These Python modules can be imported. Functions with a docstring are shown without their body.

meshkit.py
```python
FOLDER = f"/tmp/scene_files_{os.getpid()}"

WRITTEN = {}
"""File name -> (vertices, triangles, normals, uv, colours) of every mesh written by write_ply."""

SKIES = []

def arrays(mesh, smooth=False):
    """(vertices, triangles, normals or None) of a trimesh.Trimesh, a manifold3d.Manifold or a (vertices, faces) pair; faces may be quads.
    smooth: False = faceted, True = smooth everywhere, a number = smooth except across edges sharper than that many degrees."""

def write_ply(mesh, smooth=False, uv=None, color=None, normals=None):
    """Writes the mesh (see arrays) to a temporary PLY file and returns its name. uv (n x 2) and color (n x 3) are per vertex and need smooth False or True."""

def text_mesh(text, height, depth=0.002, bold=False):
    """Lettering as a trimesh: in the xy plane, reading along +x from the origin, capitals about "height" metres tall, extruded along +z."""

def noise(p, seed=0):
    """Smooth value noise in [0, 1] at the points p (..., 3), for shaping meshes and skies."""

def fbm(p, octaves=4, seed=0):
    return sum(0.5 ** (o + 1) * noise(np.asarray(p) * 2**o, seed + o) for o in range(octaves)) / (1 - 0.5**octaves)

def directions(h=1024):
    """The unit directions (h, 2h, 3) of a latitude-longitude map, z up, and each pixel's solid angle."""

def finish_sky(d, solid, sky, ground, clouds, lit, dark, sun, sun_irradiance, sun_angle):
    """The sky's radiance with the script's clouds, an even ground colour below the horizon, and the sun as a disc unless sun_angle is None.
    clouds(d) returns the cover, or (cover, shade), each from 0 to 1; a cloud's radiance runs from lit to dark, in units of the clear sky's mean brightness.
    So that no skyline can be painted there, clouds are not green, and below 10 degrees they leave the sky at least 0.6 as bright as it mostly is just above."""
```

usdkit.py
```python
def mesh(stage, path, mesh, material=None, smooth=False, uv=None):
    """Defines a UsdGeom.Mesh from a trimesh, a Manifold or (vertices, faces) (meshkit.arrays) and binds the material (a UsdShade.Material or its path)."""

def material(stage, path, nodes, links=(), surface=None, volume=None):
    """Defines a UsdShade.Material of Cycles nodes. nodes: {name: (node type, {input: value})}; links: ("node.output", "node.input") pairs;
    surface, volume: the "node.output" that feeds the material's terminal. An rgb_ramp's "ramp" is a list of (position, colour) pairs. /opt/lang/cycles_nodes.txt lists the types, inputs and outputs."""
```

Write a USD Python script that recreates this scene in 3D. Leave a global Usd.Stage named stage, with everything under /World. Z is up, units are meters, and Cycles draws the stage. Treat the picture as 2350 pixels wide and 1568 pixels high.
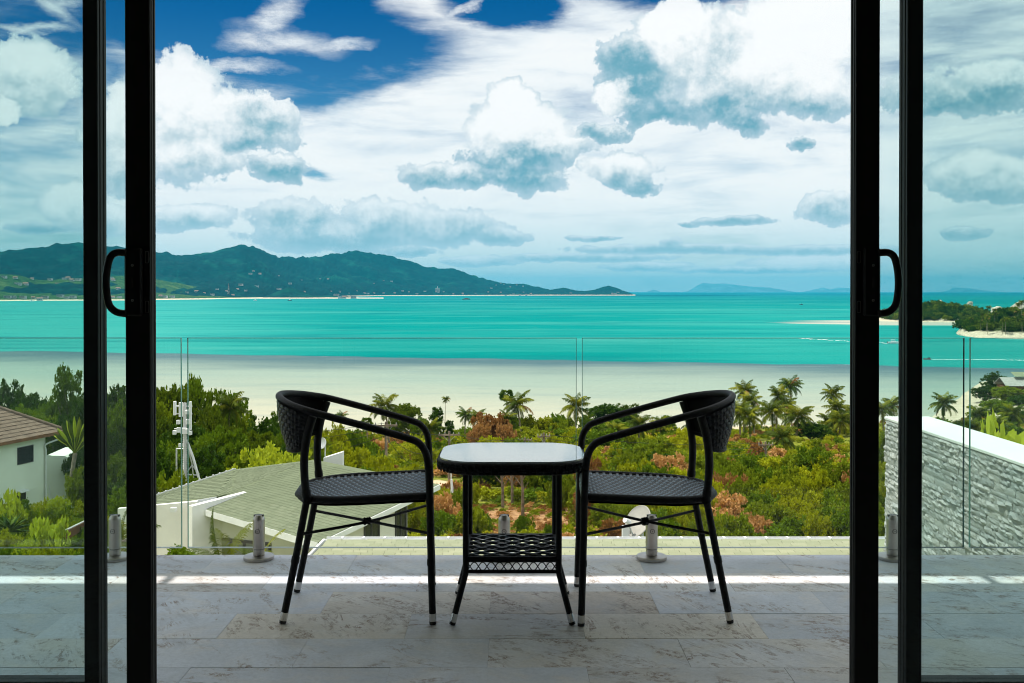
import math, random, numpy as np, trimesh, usdkit, meshkit
from pxr import Usd, UsdGeom, UsdLux, UsdShade, Gf, Sdf, Vt

stage = Usd.Stage.CreateInMemory()
UsdGeom.SetStageUpAxis(stage, 'Z'); UsdGeom.SetStageMetersPerUnit(stage, 1.0)
UsdGeom.Xform.Define(stage, '/World'); UsdGeom.Scope.Define(stage, '/World/Looks')
rng = np.random.default_rng(7); random.seed(7)

# ------------------------------------------------------------------ camera
EYE = 1.07
cam = UsdGeom.Camera.Define(stage, '/World/camera')
cam.CreateFocalLengthAttr(35.0); cam.CreateHorizontalApertureAttr(36.0); cam.CreateVerticalApertureAttr(24.0)
cam.CreateVerticalApertureOffsetAttr(-1.525)
cam.CreateClippingRangeAttr((0.05, 100000.0))
cam.AddTranslateOp().Set((0, 0, EYE)); cam.AddRotateXOp().Set(89.6)
cam.CreateExposureAttr(0.2)

# ------------------------------------------------------------------ node graphs
class Ref(str):
    pass
class NG:
    def __init__(s): s.nodes, s.links, s.k = {}, [], 0
    def __call__(s, kind, out, **kw):
        s.k += 1; name = 'n%d' % s.k; ins = {}
        for k, v in kw.items():
            if isinstance(v, Ref): s.links.append((str(v), name + '.' + k))
            else: ins[k] = v
        s.nodes[name] = (kind, ins)
        return Ref(name + '.' + out)
    def math(s, op, a, b=0.0, c=0.0, clamp=False):
        return s('math', 'value', math_type=op, value1=a, value2=b, value3=c, use_clamp=clamp)
    def out(s, ref, other):
        return Ref(ref.split('.')[0] + '.' + other)
    def ss(s, v, a, b, lo=0.0, hi=1.0, kind='smoothstep'):
        return s('map_range', 'result', range_type=kind, clamp=True, value=v, from_min=a, from_max=b, to_min=lo, to_max=hi)
    def mix(s, f, a, b, t='mix'):
        return s('mix', 'color', mix_type=t, fac=f, color1=a, color2=b)
    def noise(s, vec, scale, detail=3.0, rough=0.5, dist=0.0, out='fac'):
        return s('noise_texture', out, vector=vec, scale=scale, detail=detail, roughness=rough, distortion=dist)
    def map(s, vec, scale=(1, 1, 1), loc=(0, 0, 0), rot=(0, 0, 0)):
        return s('mapping', 'vector', mapping_type='point', vector=vec, scale=scale, location=loc, rotation=rot)
    def make(s, name, surface=None, volume=None):
        return usdkit.material(stage, '/World/Looks/' + name, s.nodes, s.links, surface=surface, volume=volume)

def azel(px, py):
    dx, dz = (px - 1175) / 2285., (668.6 - py) / 2285.
    az = math.atan(dx); return az, math.atan(dz * math.cos(az))

# ------------------------------------------------------------------ sky and sun
SUN_EL, SUN_AZ = math.radians(70), math.radians(-95)
SKY_STRENGTH = 0.1
def build_sky():
    g = NG()
    d = g('texture_coordinate', 'generated')
    x = g('separate_xyz', 'x', vector=d); y = g.out(x, 'y'); z = g.out(x, 'z')
    zc = g.math('maximum', z, 0.004)
    dv = g('combine_xyz', 'vector', x=x, y=y, z=zc)
    sky = g('sky_texture', 'color', sky_type='single_scattering', sun_disc=False, sun_elevation=SUN_EL, sun_rotation=SUN_AZ, vector=dv)
    az = g.math('arctan2', x, y); el = g.math('arcsine', zc)
    v = g('combine_xyz', 'vector', x=az, y=el, z=0.0)
    # the clear sky: deep tropical blue overhead, paler towards the horizon
    tint = g.mix(g.ss(el, 0.02, 0.30), (0.40, 0.86, 1.0), (0.0, 0.27, 0.58))
    clear = g.mix(1.0, sky, tint, 'multiply')
    # high thin sheet of cloud with blue openings
    wn = g.noise(g.map(v, (1, 2.2, 1)), 9.0, 6.0, 0.62, out='color')
    wv = g('vector_math', 'vector', math_type='multiply_add', vector1=wn, vector2=(0.075, 0.042, 0.0), vector3=v)
    wv = g('vector_math', 'vector', math_type='add', vector1=wv, vector2=(-0.0375, -0.021, 0.0))
    _t = {}
    def turned(rot):
        rot = round(rot, 3)
        if rot == 0: return wv
        if rot not in _t:
            c_, s_ = math.cos(rot), math.sin(rot)
            _t[rot] = g('combine_xyz', 'vector', x=g('vector_math', 'value', math_type='dot_product', vector1=wv, vector2=(c_, s_, 0)), y=g('vector_math', 'value', math_type='dot_product', vector1=wv, vector2=(-s_, c_, 0)), z=0.0)
        return _t[rot]
    hole = None
    for cx, cy, rx, ry, rot, amp in [(560, 50, 520, 178, -0.06, 1.55), (800, 190, 260, 62, 0.30, 0.75), (1150, 10, 190, 62, 0.0, 1.3), (40, 90, 380, 230, 0.0, 0.85), (30, 420, 330, 240, 0, 0.36),
                                     (690, 397, 80, 20, -0.1, 0.75), (1620, -40, 420, 70, 0.0, 0.9), (2300, 200, 260, 200, 0, 0.22), (1150, 600, 900, 60, 0, 0.0)]:
        if amp <= 0: continue
        a, e = azel(cx, cy); k = 1 / 2285.
        c_, s_ = math.cos(rot), math.sin(rot); sx, sy = 1 / (rx * k), 1 / (ry * k)
        q = g('vector_math', 'vector', math_type='multiply_add', vector1=turned(rot), vector2=(sx, sy, 0), vector3=(-(a * c_ + e * s_) * sx, -(e * c_ - a * s_) * sy, 0))
        w = g.math('multiply', g.ss(g('vector_math', 'value', math_type='length', vector1=q), 1.18, 0.22), amp)
        hole = w if hole is None else g.math('maximum', hole, w)
    # thin white wisps inside the opening
    wisp = None
    for cx, cy, rx, ry, rot in [(618, 48, 92, 36, 0.8), (660, 92, 120, 32, -0.1), (765, 96, 90, 15, 0.12), (595, 100, 90, 24, 0.0), (500, 148, 160, 14, 0.0), (125, 34, 60, 16, -0.5), (150, 22, 60, 14, 0.12), (80, 66, 80, 9, 0.0), (1050, 25, 70, 14, 0.75), (110, 150, 130, 34, 0.0)]:
        a, e = azel(cx, cy); k = 1 / 2285.
        c_, s_ = math.cos(rot), math.sin(rot); sx, sy = 1 / (rx * k), 1 / (ry * k)
        q = g('vector_math', 'vector', math_type='multiply_add', vector1=turned(rot), vector2=(sx, sy, 0), vector3=(-(a * c_ + e * s_) * sx, -(e * c_ - a * s_) * sy, 0))
        w = g.ss(g('vector_math', 'value', math_type='length', vector1=q), 1.2, 0.0)
        wisp = w if wisp is None else g.math('maximum', wisp, w)
    streak = g.noise(g.map(v, (1.0, 5.0, 1), rot=(0, 0, 0.12)), 6.0, 8.0, 0.62, 0.3)
    big = g.noise(v, 1.3, 2.0, 0.5)
    sh = g.math('add', g.math('multiply', g.math('subtract', streak, 0.5), 1.7), g.math('add', 0.46, g.math('multiply', big, 0.55)))
    sh = g.math('subtract', sh, hole)
    fib = g.noise(g.map(v, (1.0, 3.0, 1), rot=(0, 0, -0.25)), 30.0, 7.0, 0.72)
    wispc = g.math('multiply', g.math('power', wisp, 0.75), g.ss(fib, 0.20, 0.66, 0.25, 1.0))
    sheet = g.ss(sh, -0.15, 0.72)
    sheet = g.math('maximum', g.math('multiply', sheet, g.ss(el, 0.0, 0.10, 0.75, 0.97)), g.math('multiply', wispc, 0.86))
    lowc = g.mix(g.ss(el, 0.010, 0.110), (7.2, 8.3, 8.6), (8.75, 8.9, 8.85))
    sheetc = g.mix(g.ss(streak, 0.35, 0.62), (7.7, 8.2, 8.5), lowc)
    sheetc = g.mix(g.ss(el, 0.02, 0.12), lowc, sheetc)
    col = g.mix(sheet, clear, sheetc)
    # cumulus
    n1 = g.noise(v, 24.0, 5.0, 0.66, out='color')
    wamp = g.mix(g.ss(el, 0.02, 0.16), (0.016, 0.006, 0.0), (0.048, 0.040, 0.0))
    vw = g('vector_math', 'vector', math_type='multiply_add', vector1=g('vector_math', 'vector', math_type='add', vector1=n1, vector2=(-0.5, -0.5, 0.0)), vector2=wamp, vector3=v)
    nc = g.noise(v, 30.0, 8.0, 0.64)
    D = num = den = None
    for cx, cy, rx, ry, b in [
        (395, 230, 115, 115, 0.6), (440, 320, 140, 110, 0.25), (560, 280, 150, 72, 0.0), (450, 362, 130, 46, 0.3), (625, 258, 75, 45, -.2), (290, 330, 90, 150, .3), (540, 318, 90, 34, -.6),
        (1545, 75, 95, 80, 1.2), (1640, 95, 120, 80, -0.2), (1840, 60, 160, 120, 1.2), (1640, 150, 190, 80, 0.2), (1760, 190, 230, 85, 0.45), (1470, 190, 110, 95, -0.8), (1415, 222, 62, 44, 1.5), (1620, 245, 220, 48, -0.8), (1850, 225, 120, 60, -0.2), (1440, 130, 75, 60, -0.8), (1700, 285, 60, 34, -.5), (1500, 265, 110, 26, -.9),
        (1190, 298, 155, 80, 0.75), (1175, 238, 75, 62, 1.0), (1265, 335, 110, 45, 0.0), (1180, 362, 140, 40, -0.85), (1000, 398, 95, 42, -0.3), (1195, 402, 120, 50, -0.5), (1090, 400, 90, 34, -.2),
        (1420, 388, 100, 46, 0.35), (1440, 418, 80, 26, -.8), (1468, 438, 50, 28, -0.6), (1385, 300, 70, 24, -0.7),
        (680, 505, 120, 62, -0.35), (890, 505, 150, 62, -0.2), (1010, 525, 190, 52, -0.3), (1150, 545, 85, 26, -0.4), (780, 548, 230, 40, -0.5),
        (430, 500, 115, 38, -0.05), (70, 180, 110, 95, 0.35), (5, 262, 55, 36, 1.0), (170, 470, 75, 60, 0.5), (240, 505, 70, 45, 0.25), (90, 522, 70, 16, -.5),
        (2265, 405, 150, 66, 0.1), (1905, 475, 85, 42, -0.1), (640, 382, 85, 40, -0.4), (1680, 507, 105, 14, -0.6), (1830, 335, 30, 20, -0.6), (2215, 535, 54, 17, -.5), (1580, 515, 24, 9, -.6), (1360, 548, 80, 8, -.6), (1580, 573, 330, 14, -0.5), (1880, 575, 240, 15, -0.5), (1880, 603, 170, 26, 0.6), (1540, 563, 28, 20, -.4), (940, 578, 80, 16, -.4), (1330, 592, 260, 12, -.4), (1750, 620, 240, 10, -.3), (2200, 210, 240, 60, -0.2), (1100, 600, 120, 14, -.2), (1480, 612, 120, 12, -.2)]:
        a, e = azel(cx, cy); k = 1 / 2285.
        sx, sy = 1 / (rx * k), 1 / (ry * k)
        q = g('vector_math', 'vector', math_type='multiply_add', vector1=vw, vector2=(sx, sy, 0), vector3=(-a * sx, -e * sy, 0))
        w = g.math('subtract', 1.0, g('vector_math', 'value', math_type='length', vector1=q))
        D = w if D is None else g.math('maximum', D, w)
        wp = g.math('maximum', w, 0.0)
        qb = g.math('add', g('separate_xyz', 'y', vector=q), b)
        num = g.math('multiply', wp, qb) if num is None else g.math('multiply_add', wp, qb, num)
        den = wp if den is None else g.math('add', den, wp)
    # elsewhere: scattered cumulus of the same kind, by noise alone
    outside = g.ss(g.math('absolute', az), 0.62, 0.95)
    outside = g.math('maximum', outside, g.ss(el, 0.36, 0.55))
    gen = g.math('subtract', g.math('multiply', g.noise(v, 3.2, 3.0, 0.5), 3.2), 1.75)
    D = g.math('maximum', D, g('mix_float', 'result', fac=outside, a=-1.0, b=gen, use_clamp=False))
    fine = g.noise(v, 62.0, 7.0, 0.68)
    nmix = g.math('multiply_add', g.math('subtract', fine, 0.5), 0.45, nc)
    D2 = g.math('multiply_add', g.math('subtract', nmix, 0.5), 1.25, D)
    cov = g.ss(D2, 0.05, 0.19)
    vup = g('vector_math', 'vector', math_type='add', vector1=v, vector2=(-0.004, 0.011, 0.0))
    relief = g.math('subtract', nc, g.noise(vup, 30.0, 6.0, 0.64))
    V = g.math('divide', num, g.math('maximum', den, 0.02))
    V = g.math('multiply_add', g.math('subtract', nc, 0.5), 0.55, V)
    V = g.math('multiply_add', relief, 1.7, V)
    lit = g.math('multiply', g.ss(V, -0.85, 0.70), g.ss(g.math('multiply_add', g.math('subtract', nmix, 0.5), 0.5, D), 0.0, 0.34, 0.15, 1.0))
    dk = g.mix(g.ss(D2, 0.05, 0.6), (3.9, 5.3, 6.2), (1.1, 3.3, 4.3))
    dk = g.mix(g.ss(nc, 0.42, 0.72, 0, 0.6), dk, (4.9, 6.1, 6.9))
    cc = g.mix(lit, dk, (8.9, 9.0, 9.0))
    cc = g.mix(g.ss(el, 0.02, 0.13, 0.5, 0.0), cc, (5.0, 6.8, 7.6))
    col = g.mix(g.math('multiply', cov, 0.95), col, cc)
    g('background_shader', 'background', color=col, strength=SKY_STRENGTH)
    return g.make('sky', surface='n%d.background' % g.k)
dome = UsdLux.DomeLight.Define(stage, '/World/sky')
UsdShade.MaterialBindingAPI.Apply(dome.GetPrim()).Bind(build_sky())
dome.GetPrim().SetCustomDataByKey('kind', 'structure')
sun = UsdLux.DistantLight.Define(stage, '/World/sun')
sun.CreateNormalizeAttr(True); sun.CreateIntensityAttr(1.25); sun.CreateAngleAttr(0.5); sun.CreateColorAttr((1.0, 0.94, 0.84))
SD = np.array([math.sin(SUN_AZ) * math.cos(SUN_EL), math.cos(SUN_AZ) * math.cos(SUN_EL), math.sin(SUN_EL)])
sun.AddTransformOp().Set(Gf.Matrix4d().SetRotate(Gf.Rotation(Gf.Vec3d(0, 0, 1), Gf.Vec3d(*SD))))

# ------------------------------------------------------------------ helpers
F, CX, HZ = 2285.0, 1175.0, 668.6
_c, _s = math.cos(math.radians(0.4)), math.sin(math.radians(0.4))
_HY = HZ + F * math.tan(math.radians(0.4))
def P(px, py, d):
    """A point of the place at depth d metres, seen in that direction from the doorway."""
    X, Y = (px - CX) / F, (py - _HY) / F
    v = np.array([X, _c - Y * _s, -_s - Y * _c]); v *= d / v[1]
    return np.array([v[0], d, EYE + v[2]])

_used = {}
def numbered(parent, name):
    k = parent + '/' + name; n = _used.get(k, 0); _used[k] = n + 1
    return k if n == 0 else '%s_%03d' % (k, n)
def tag(prim, label=None, cat=None, group=None, kind=None):
    for k, v in (('label', label), ('category', cat), ('group', group), ('kind', kind)):
        if v: prim.SetCustomDataByKey(k, v)
    return prim
def thing(name, label, cat, loc=(0, 0, 0), rotz=0.0, scale=None, group=None, kind=None):
    x = UsdGeom.Xform.Define(stage, numbered('/World', name))
    x.AddTranslateOp().Set(tuple(float(q) for q in loc))
    if rotz: x.AddRotateZOp().Set(float(rotz))
    if scale is not None: x.AddScaleOp().Set(tuple(float(q) for q in (scale if np.ndim(scale) else (scale,) * 3)))
    return tag(x.GetPrim(), label, cat, group, kind)
def proto(name):
    return stage.CreateClassPrim(numbered('/World', 'kind_' + name))
def copy_of(pr, name, label, cat, loc, rotz=0.0, scale=None, group=None):
    t = thing(name, label, cat, loc, rotz, scale, group)
    t.GetReferences().AddInternalReference(pr.GetPath()); t.SetInstanceable(True)
    return t
class MB:
    """Collects triangles, then makes them one mesh."""
    def __init__(s): s.v, s.f, s.n = [], [], 0
    def add(s, v, f):
        v = np.asarray(v, float).reshape(-1, 3); f = np.asarray(f, int)
        if f.shape[1] == 4: f = np.vstack([f[:, [0, 1, 2]], f[:, [0, 2, 3]]])
        s.v.append(v); s.f.append(f + s.n); s.n += len(v); return s
    def mesh(s, m):
        return s.add(m.vertices, m.faces)
    def box(s, lo, hi, bev=0.0):
        lo, hi = np.minimum(lo, hi), np.maximum(lo, hi)
        if bev <= 0:
            return s.mesh(trimesh.creation.box(bounds=[lo, hi]))
        pts = []
        for k in range(3):
            d = np.full(3, bev); d[k] = 0
            for c in np.ndindex(2, 2, 2):
                pts.append(np.where(np.array(c) == 0, lo + d, hi - d))
        return s.mesh(trimesh.convex.convex_hull(np.array(pts)))
    def tube(s, pts, r, sides=10, cap=True):
        p = np.asarray(pts, float); r = np.broadcast_to(np.asarray(r, float), (len(p),))
        t = np.gradient(p, axis=0); t /= np.linalg.norm(t, axis=1, keepdims=True) + 1e-12
        ref = np.array([0, 0, 1.0]) if abs(t[0, 2]) < 0.9 else np.array([0, 1.0, 0])
        A, B = [], []
        a = np.cross(t[0], ref); a /= np.linalg.norm(a)
        for k in range(len(p)):
            a = a - t[k] * (a @ t[k]); a /= np.linalg.norm(a) + 1e-12
            A.append(a); B.append(np.cross(t[k], a))
        A, B = np.array(A), np.array(B); an = np.arange(sides) * 2 * np.pi / sides
        v = p[:, None] + r[:, None, None] * (np.cos(an)[None, :, None] * A[:, None] + np.sin(an)[None, :, None] * B[:, None])
        i, j = np.meshgrid(np.arange(len(p) - 1), np.arange(sides), indexing='ij')
        q = np.stack([i * sides + j, i * sides + (j + 1) % sides, (i + 1) * sides + (j + 1) % sides, (i + 1) * sides + j], -1).reshape(-1, 4)
        v = v.reshape(-1, 3); f = np.vstack([q[:, [0, 1, 2]], q[:, [0, 2, 3]]])
        if cap:
            n = len(v); v = np.vstack([v, p[:1], p[-1:]])
            e = (len(p) - 1) * sides
            c0 = [[n, (k + 1) % sides, k] for k in range(sides)]; c1 = [[n + 1, e + k, e + (k + 1) % sides] for k in range(sides)]
            f = np.vstack([f, c0, c1])
        return s.add(v, f)
    def bar(s, a, b, w, h=None, up=(0, 0, 1)):
        """A rectangular bar from a to b."""
        a, b = np.asarray(a, float), np.asarray(b, float); h = w if h is None else h
        t = (b - a) / np.linalg.norm(b - a); u = np.asarray(up, float)
        if abs(t @ u) > 0.95: u = np.array([1.0, 0, 0])
        x = np.cross(t, u); x /= np.linalg.norm(x); y = np.cross(x, t)
        v = [q + sx * x * w / 2 + sy * y * h / 2 for q in (a, b) for sx, sy in ((-1, -1), (1, -1), (1, 1), (-1, 1))]
        return s.add(v, [[0, 1, 2, 3], [7, 6, 5, 4], [0, 4, 5, 1], [1, 5, 6, 2], [2, 6, 7, 3], [3, 7, 4, 0]])
    def prism(s, poly, vec):
        """A planar polygon (3-D points) pushed along vec."""
        p = np.asarray(poly, float); n = len(p); vec = np.asarray(vec, float)
        v = np.vstack([p, p + vec]); f = [[0, k, k + 1] for k in range(1, n - 1)] + [[n, n + k + 1, n + k] for k in range(1, n - 1)]
        for k in range(n):
            a, b = k, (k + 1) % n; f += [[a, n + a, b], [b, n + a, n + b]]
        return s.add(v, f)
    def build(s, name, mat, parent=None, smooth=False, label=None, kind=None):
        path = numbered('/World' if parent is None else str(parent.GetPath()), name)
        v, f = np.vstack(s.v), np.vstack(s.f)
        m = usdkit.mesh(stage, path, (v, f), mat, smooth)
        if label or kind: tag(m.GetPrim(), label, None, None, kind)
        return m.GetPrim()
def bez(pts, n=24):
    """A smooth curve through the points (Catmull-Rom)."""
    p = np.asarray(pts, float); p = np.vstack([2 * p[0] - p[1], p, 2 * p[-1] - p[-2]]); out = []
    m = len(p) - 3
    for k in range(m):
        for t in np.linspace(0, 1, max(2, n // m), endpoint=(k == m - 1)):
            a, b, c, d = p[k:k + 4]
            out.append(0.5 * ((2 * b) + (c - a) * t + (2 * a - 5 * b + 4 * c - d) * t ** 2 + (3 * b - a - 3 * c + d) * t ** 3))
    return np.array(out)

# ------------------------------------------------------------------ materials
M = {}
def plain(name, col, rough=0.6, metal=0.0, spec=0.5, var=0.0, scale=4.0, bump=0.0, bscale=60.0, coat=0.0):
    g = NG(); pos = g('geometry', 'position')
    kw = dict(roughness=rough, metallic=metal, specular_ior_level=spec, coat_weight=coat)
    if var > 0:
        n = g.noise(pos, scale, 5.0, 0.6)
        f = g.ss(n, 0.3, 0.7)
        kw['base_color'] = g.mix(f, tuple(c * (1 - var) for c in col), tuple(min(1, c * (1 + var)) for c in col))
    else: kw['base_color'] = col
    if bump > 0:
        kw['normal'] = g('bump', 'normal', height=g.noise(pos, bscale, 3.0, 0.6), strength=bump, distance=0.01)
    g('principled_bsdf', 'BSDF', **kw)
    M[name] = g.make(name, surface='n%d.BSDF' % g.k); return M[name]
plain('frame_metal', (0.014, 0.0135, 0.013), 0.5, 0.0, 0.22, 0.15, 30, 0.06, 900)
plain('frame_seal', (0.02, 0.019, 0.018), 0.7)
plain('handle_black', (0.006, 0.006, 0.007), 0.4, 0, 0.35)
plain('screw_metal', (0.30, 0.30, 0.29), 0.4, 0.9)
plain('steel', (0.43, 0.405, 0.38), 0.34, 0.95, 0.5, 0.12, 12, 0.15, 300)
plain('steel_dark', (0.05, 0.05, 0.05), 0.5, 0.5)
plain('chrome', (0.68, 0.68, 0.68), 0.16, 1.0)
plain('rubber', (0.008, 0.008, 0.008), 0.6)
plain('rattan', (0.0035, 0.0042, 0.006), 0.5, 0, 0.22, 0.3, 60, 0.5, 260)
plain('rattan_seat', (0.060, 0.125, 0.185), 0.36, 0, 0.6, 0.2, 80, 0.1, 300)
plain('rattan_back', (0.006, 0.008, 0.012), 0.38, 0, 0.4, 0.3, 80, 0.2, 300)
plain('rattan_shelf', (0.035, 0.041, 0.05), 0.36, 0, 0.6, 0.3, 80, 0.2, 300)
plain('white_paint', (0.74, 0.73, 0.71), 0.6, 0, 0.3, 0.05, 1.5, 0.1, 40)
plain('white_metal', (0.76, 0.76, 0.76), 0.45, 0, 0.4, 0.05, 3)
plain('render_wall', (0.74, 0.72, 0.68), 0.85, 0, 0.2, 0.06, 0.8, 0.15, 30)
plain('cream_wall', (0.83, 0.84, 0.72), 0.85, 0, 0.2, 0.05, 0.5, 0.15, 30)
plain('dark_window', (0.012, 0.016, 0.018), 0.12, 0, 0.7)
plain('blind', (0.20, 0.21, 0.20), 0.5, 0, 0.5, 0.1, 2)
plain('window_frame', (0.035, 0.035, 0.035), 0.5)
plain('room_wall', (0.45, 0.44, 0.42), 0.9)
plain('soffit', (0.78, 0.77, 0.75), 0.9)
plain('wood_pole', (0.26, 0.20, 0.15), 0.9, 0, 0.1, 0.35, 3, 0.4, 30)
plain('wire', (0.012, 0.012, 0.012), 0.6)
plain('galvanised', (0.55, 0.56, 0.56), 0.45, 0.4, 0.5, 0.1, 4)
plain('concrete', (0.38, 0.36, 0.33), 0.9, 0, 0.2, 0.2, 2, 0.2, 20)
plain('rust', (0.22, 0.10, 0.05), 0.9, 0, 0.1, 0.3, 6)
plain('boat_white', (0.75, 0.75, 0.74), 0.35, 0, 0.5)
plain('boat_red', (0.30, 0.03, 0.05), 0.5)
plain('dark_cloth', (0.02, 0.02, 0.025), 0.8)
plain('foam', (0.80, 0.84, 0.83), 0.9, 0, 0.1, 0.08, 0.5)
plain('rock', (0.50, 0.41, 0.32), 0.95, 0, 0.1, 0.35, 0.12, 0.4, 0.8)
plain('dark_rock', (0.035, 0.035, 0.035), 0.9, 0, 0.1, 0.3, 0.3)
plain('bark', (0.17, 0.13, 0.09), 0.95, 0, 0.1, 0.35, 4, 0.4, 20)
plain('palm_bark', (0.24, 0.19, 0.135), 0.95, 0, 0.1, 0.3, 5, 0.4, 14)
plain('coconut', (0.25, 0.20, 0.05), 0.7, 0, 0.2, 0.4, 6)
plain('flower', (0.60, 0.36, 0.02), 0.7)

def glass(name, tint, edge=False):
    g = NG()
    t = g('transparent_bsdf', 'BSDF', color=tint)
    s = g('glossy_bsdf', 'BSDF', color=(1, 1, 1), roughness=0.0)
    f = g.math('multiply', g('fresnel', 'fac', IOR=1.45), g.math('subtract', 1.0, g('geometry', 'backfacing')))
    g('mix_closure', 'closure', fac=f, closure1=t, closure2=s)
    M[name] = g.make(name, surface='n%d.closure' % g.k)
glass('door_glass', (0.905, 0.962, 0.955))
glass('rail_glass', (0.968, 0.985, 0.978))
plain('glass_edge', (0.20, 0.42, 0.37), 0.25, 0, 0.6)
plain('glass_edge_light', (0.82, 0.88, 0.92), 0.25, 0, 0.6)
def table_glass():
    g = NG(); pos = g('geometry', 'position')
    n = g.noise(pos, 5.0, 3.0)
    g('principled_bsdf', 'BSDF', base_color=g.mix(n, (0.44, 0.50, 0.53), (0.50, 0.56, 0.58)), roughness=0.07, specular_ior_level=0.9, coat_weight=1.0, coat_roughness=0.03, coat_ior=1.6)
    M['table_glass'] = g.make('table_glass', surface='n%d.BSDF' % g.k)
table_glass()
def stone_tile(name, cool, warm, warmth, vein, veincol):
    g = NG(); pos = g('geometry', 'position')
    r = g('object_info', 'random')
    off = g('combine_xyz', 'vector', x=g.math('multiply', r, 37.0), y=g.math('multiply', r, 91.0), z=0.0)
    p = g('vector_math', 'vector', math_type='add', vector1=pos, vector2=off)
    n = g.noise(p, 5.0, 6.0, 0.62, 0.6)
    fine = g.noise(p, 70.0, 4.0, 0.7)
    c = g.mix(g.ss(n, 0.5 - warmth * 0.22, 0.78 - warmth * 0.30), cool, warm)
    c = g.mix(g.ss(g.noise(p, 3.2, 5.0, 0.62, 0.8), 0.42, 0.68, 0, 0.75), c, tuple(min(.85, x * 1.22) for x in cool))
    tone = g.math('multiply_add', r, 0.20, 0.90)
    c = g.mix(1.0, c, g('combine_xyz', 'vector', x=tone, y=tone, z=tone), 'multiply')
    c = g.mix(g.ss(fine, 0.3, 0.75, 0.0, 0.28), c, tuple(x * 0.6 for x in cool))
    # thin brown veins, in patches
    ang = g('vector_rotate', 'vector', rotate_type='z_axis', vector=p, angle=g.math('multiply', r, 1.4))
    vn = g.noise(g.map(ang, (3.0, 11.0, 3.0)), 1.0, 7.0, 0.68, 1.2)
    line = g.math('multiply', g.ss(g.math('absolute', g.math('subtract', vn, 0.5)), 0.040, 0.003), g.ss(g.noise(p, 23.0, 4.0, 0.7), 0.40, 0.62))
    patch = g.ss(g.noise(p, 3.6, 4.0, 0.6), 0.585 - vein * 0.22, 0.69 - vein * 0.18)
    blot = g.ss(g.noise(g.map(ang, (6, 22, 6)), 1.0, 6.0, 0.75, 0.8), 0.60, 0.70)
    crust = g.math('multiply', g.ss(g.noise(g.map(ang, (2.4, 8.0, 2.4)), 1.0, 5.0, 0.6, 0.7), 0.592 - vein * 0.05, 0.68 - vein * 0.05), g.ss(g.noise(p, 60.0, 5.0, 0.75), 0.44, 0.60))
    vm = g.math('maximum', g.math('multiply', line, patch), g.math('multiply', blot, g.math('multiply', patch, 0.8)))
    vm = g.math('maximum', vm, g.math('multiply', crust, 0.95))
    c = g.mix(g.math('multiply', vm, 0.88), c, veincol)
    c = g.mix(g.ss(g.noise(g.map(ang, (2.2, 7.0, 2)), 1.0, 7.0, 0.7, 0.5), 0.52, 0.72, 0, 0.38), c, tuple(x * 0.55 for x in cool))
    bm = g('bump', 'normal', height=g.math('subtract', g.noise(p, 40.0, 5.0, 0.7), g.math('multiply', vm, 0.6)), strength=0.35, distance=0.004)
    g('principled_bsdf', 'BSDF', base_color=c, roughness=g.ss(fine, 0.2, 0.8, 0.42, 0.62), specular_ior_level=0.45, normal=bm)
    M[name] = g.make(name, surface='n%d.BSDF' % g.k)
stone_tile('tile_blue', (0.535, 0.57, 0.655), (0.63, 0.61, 0.62), 0.35, 0.45, (0.20, 0.125, 0.08))
stone_tile('tile_grey', (0.57, 0.58, 0.63), (0.63, 0.605, 0.59), 0.65, 0.8, (0.17, 0.095, 0.05))
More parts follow.
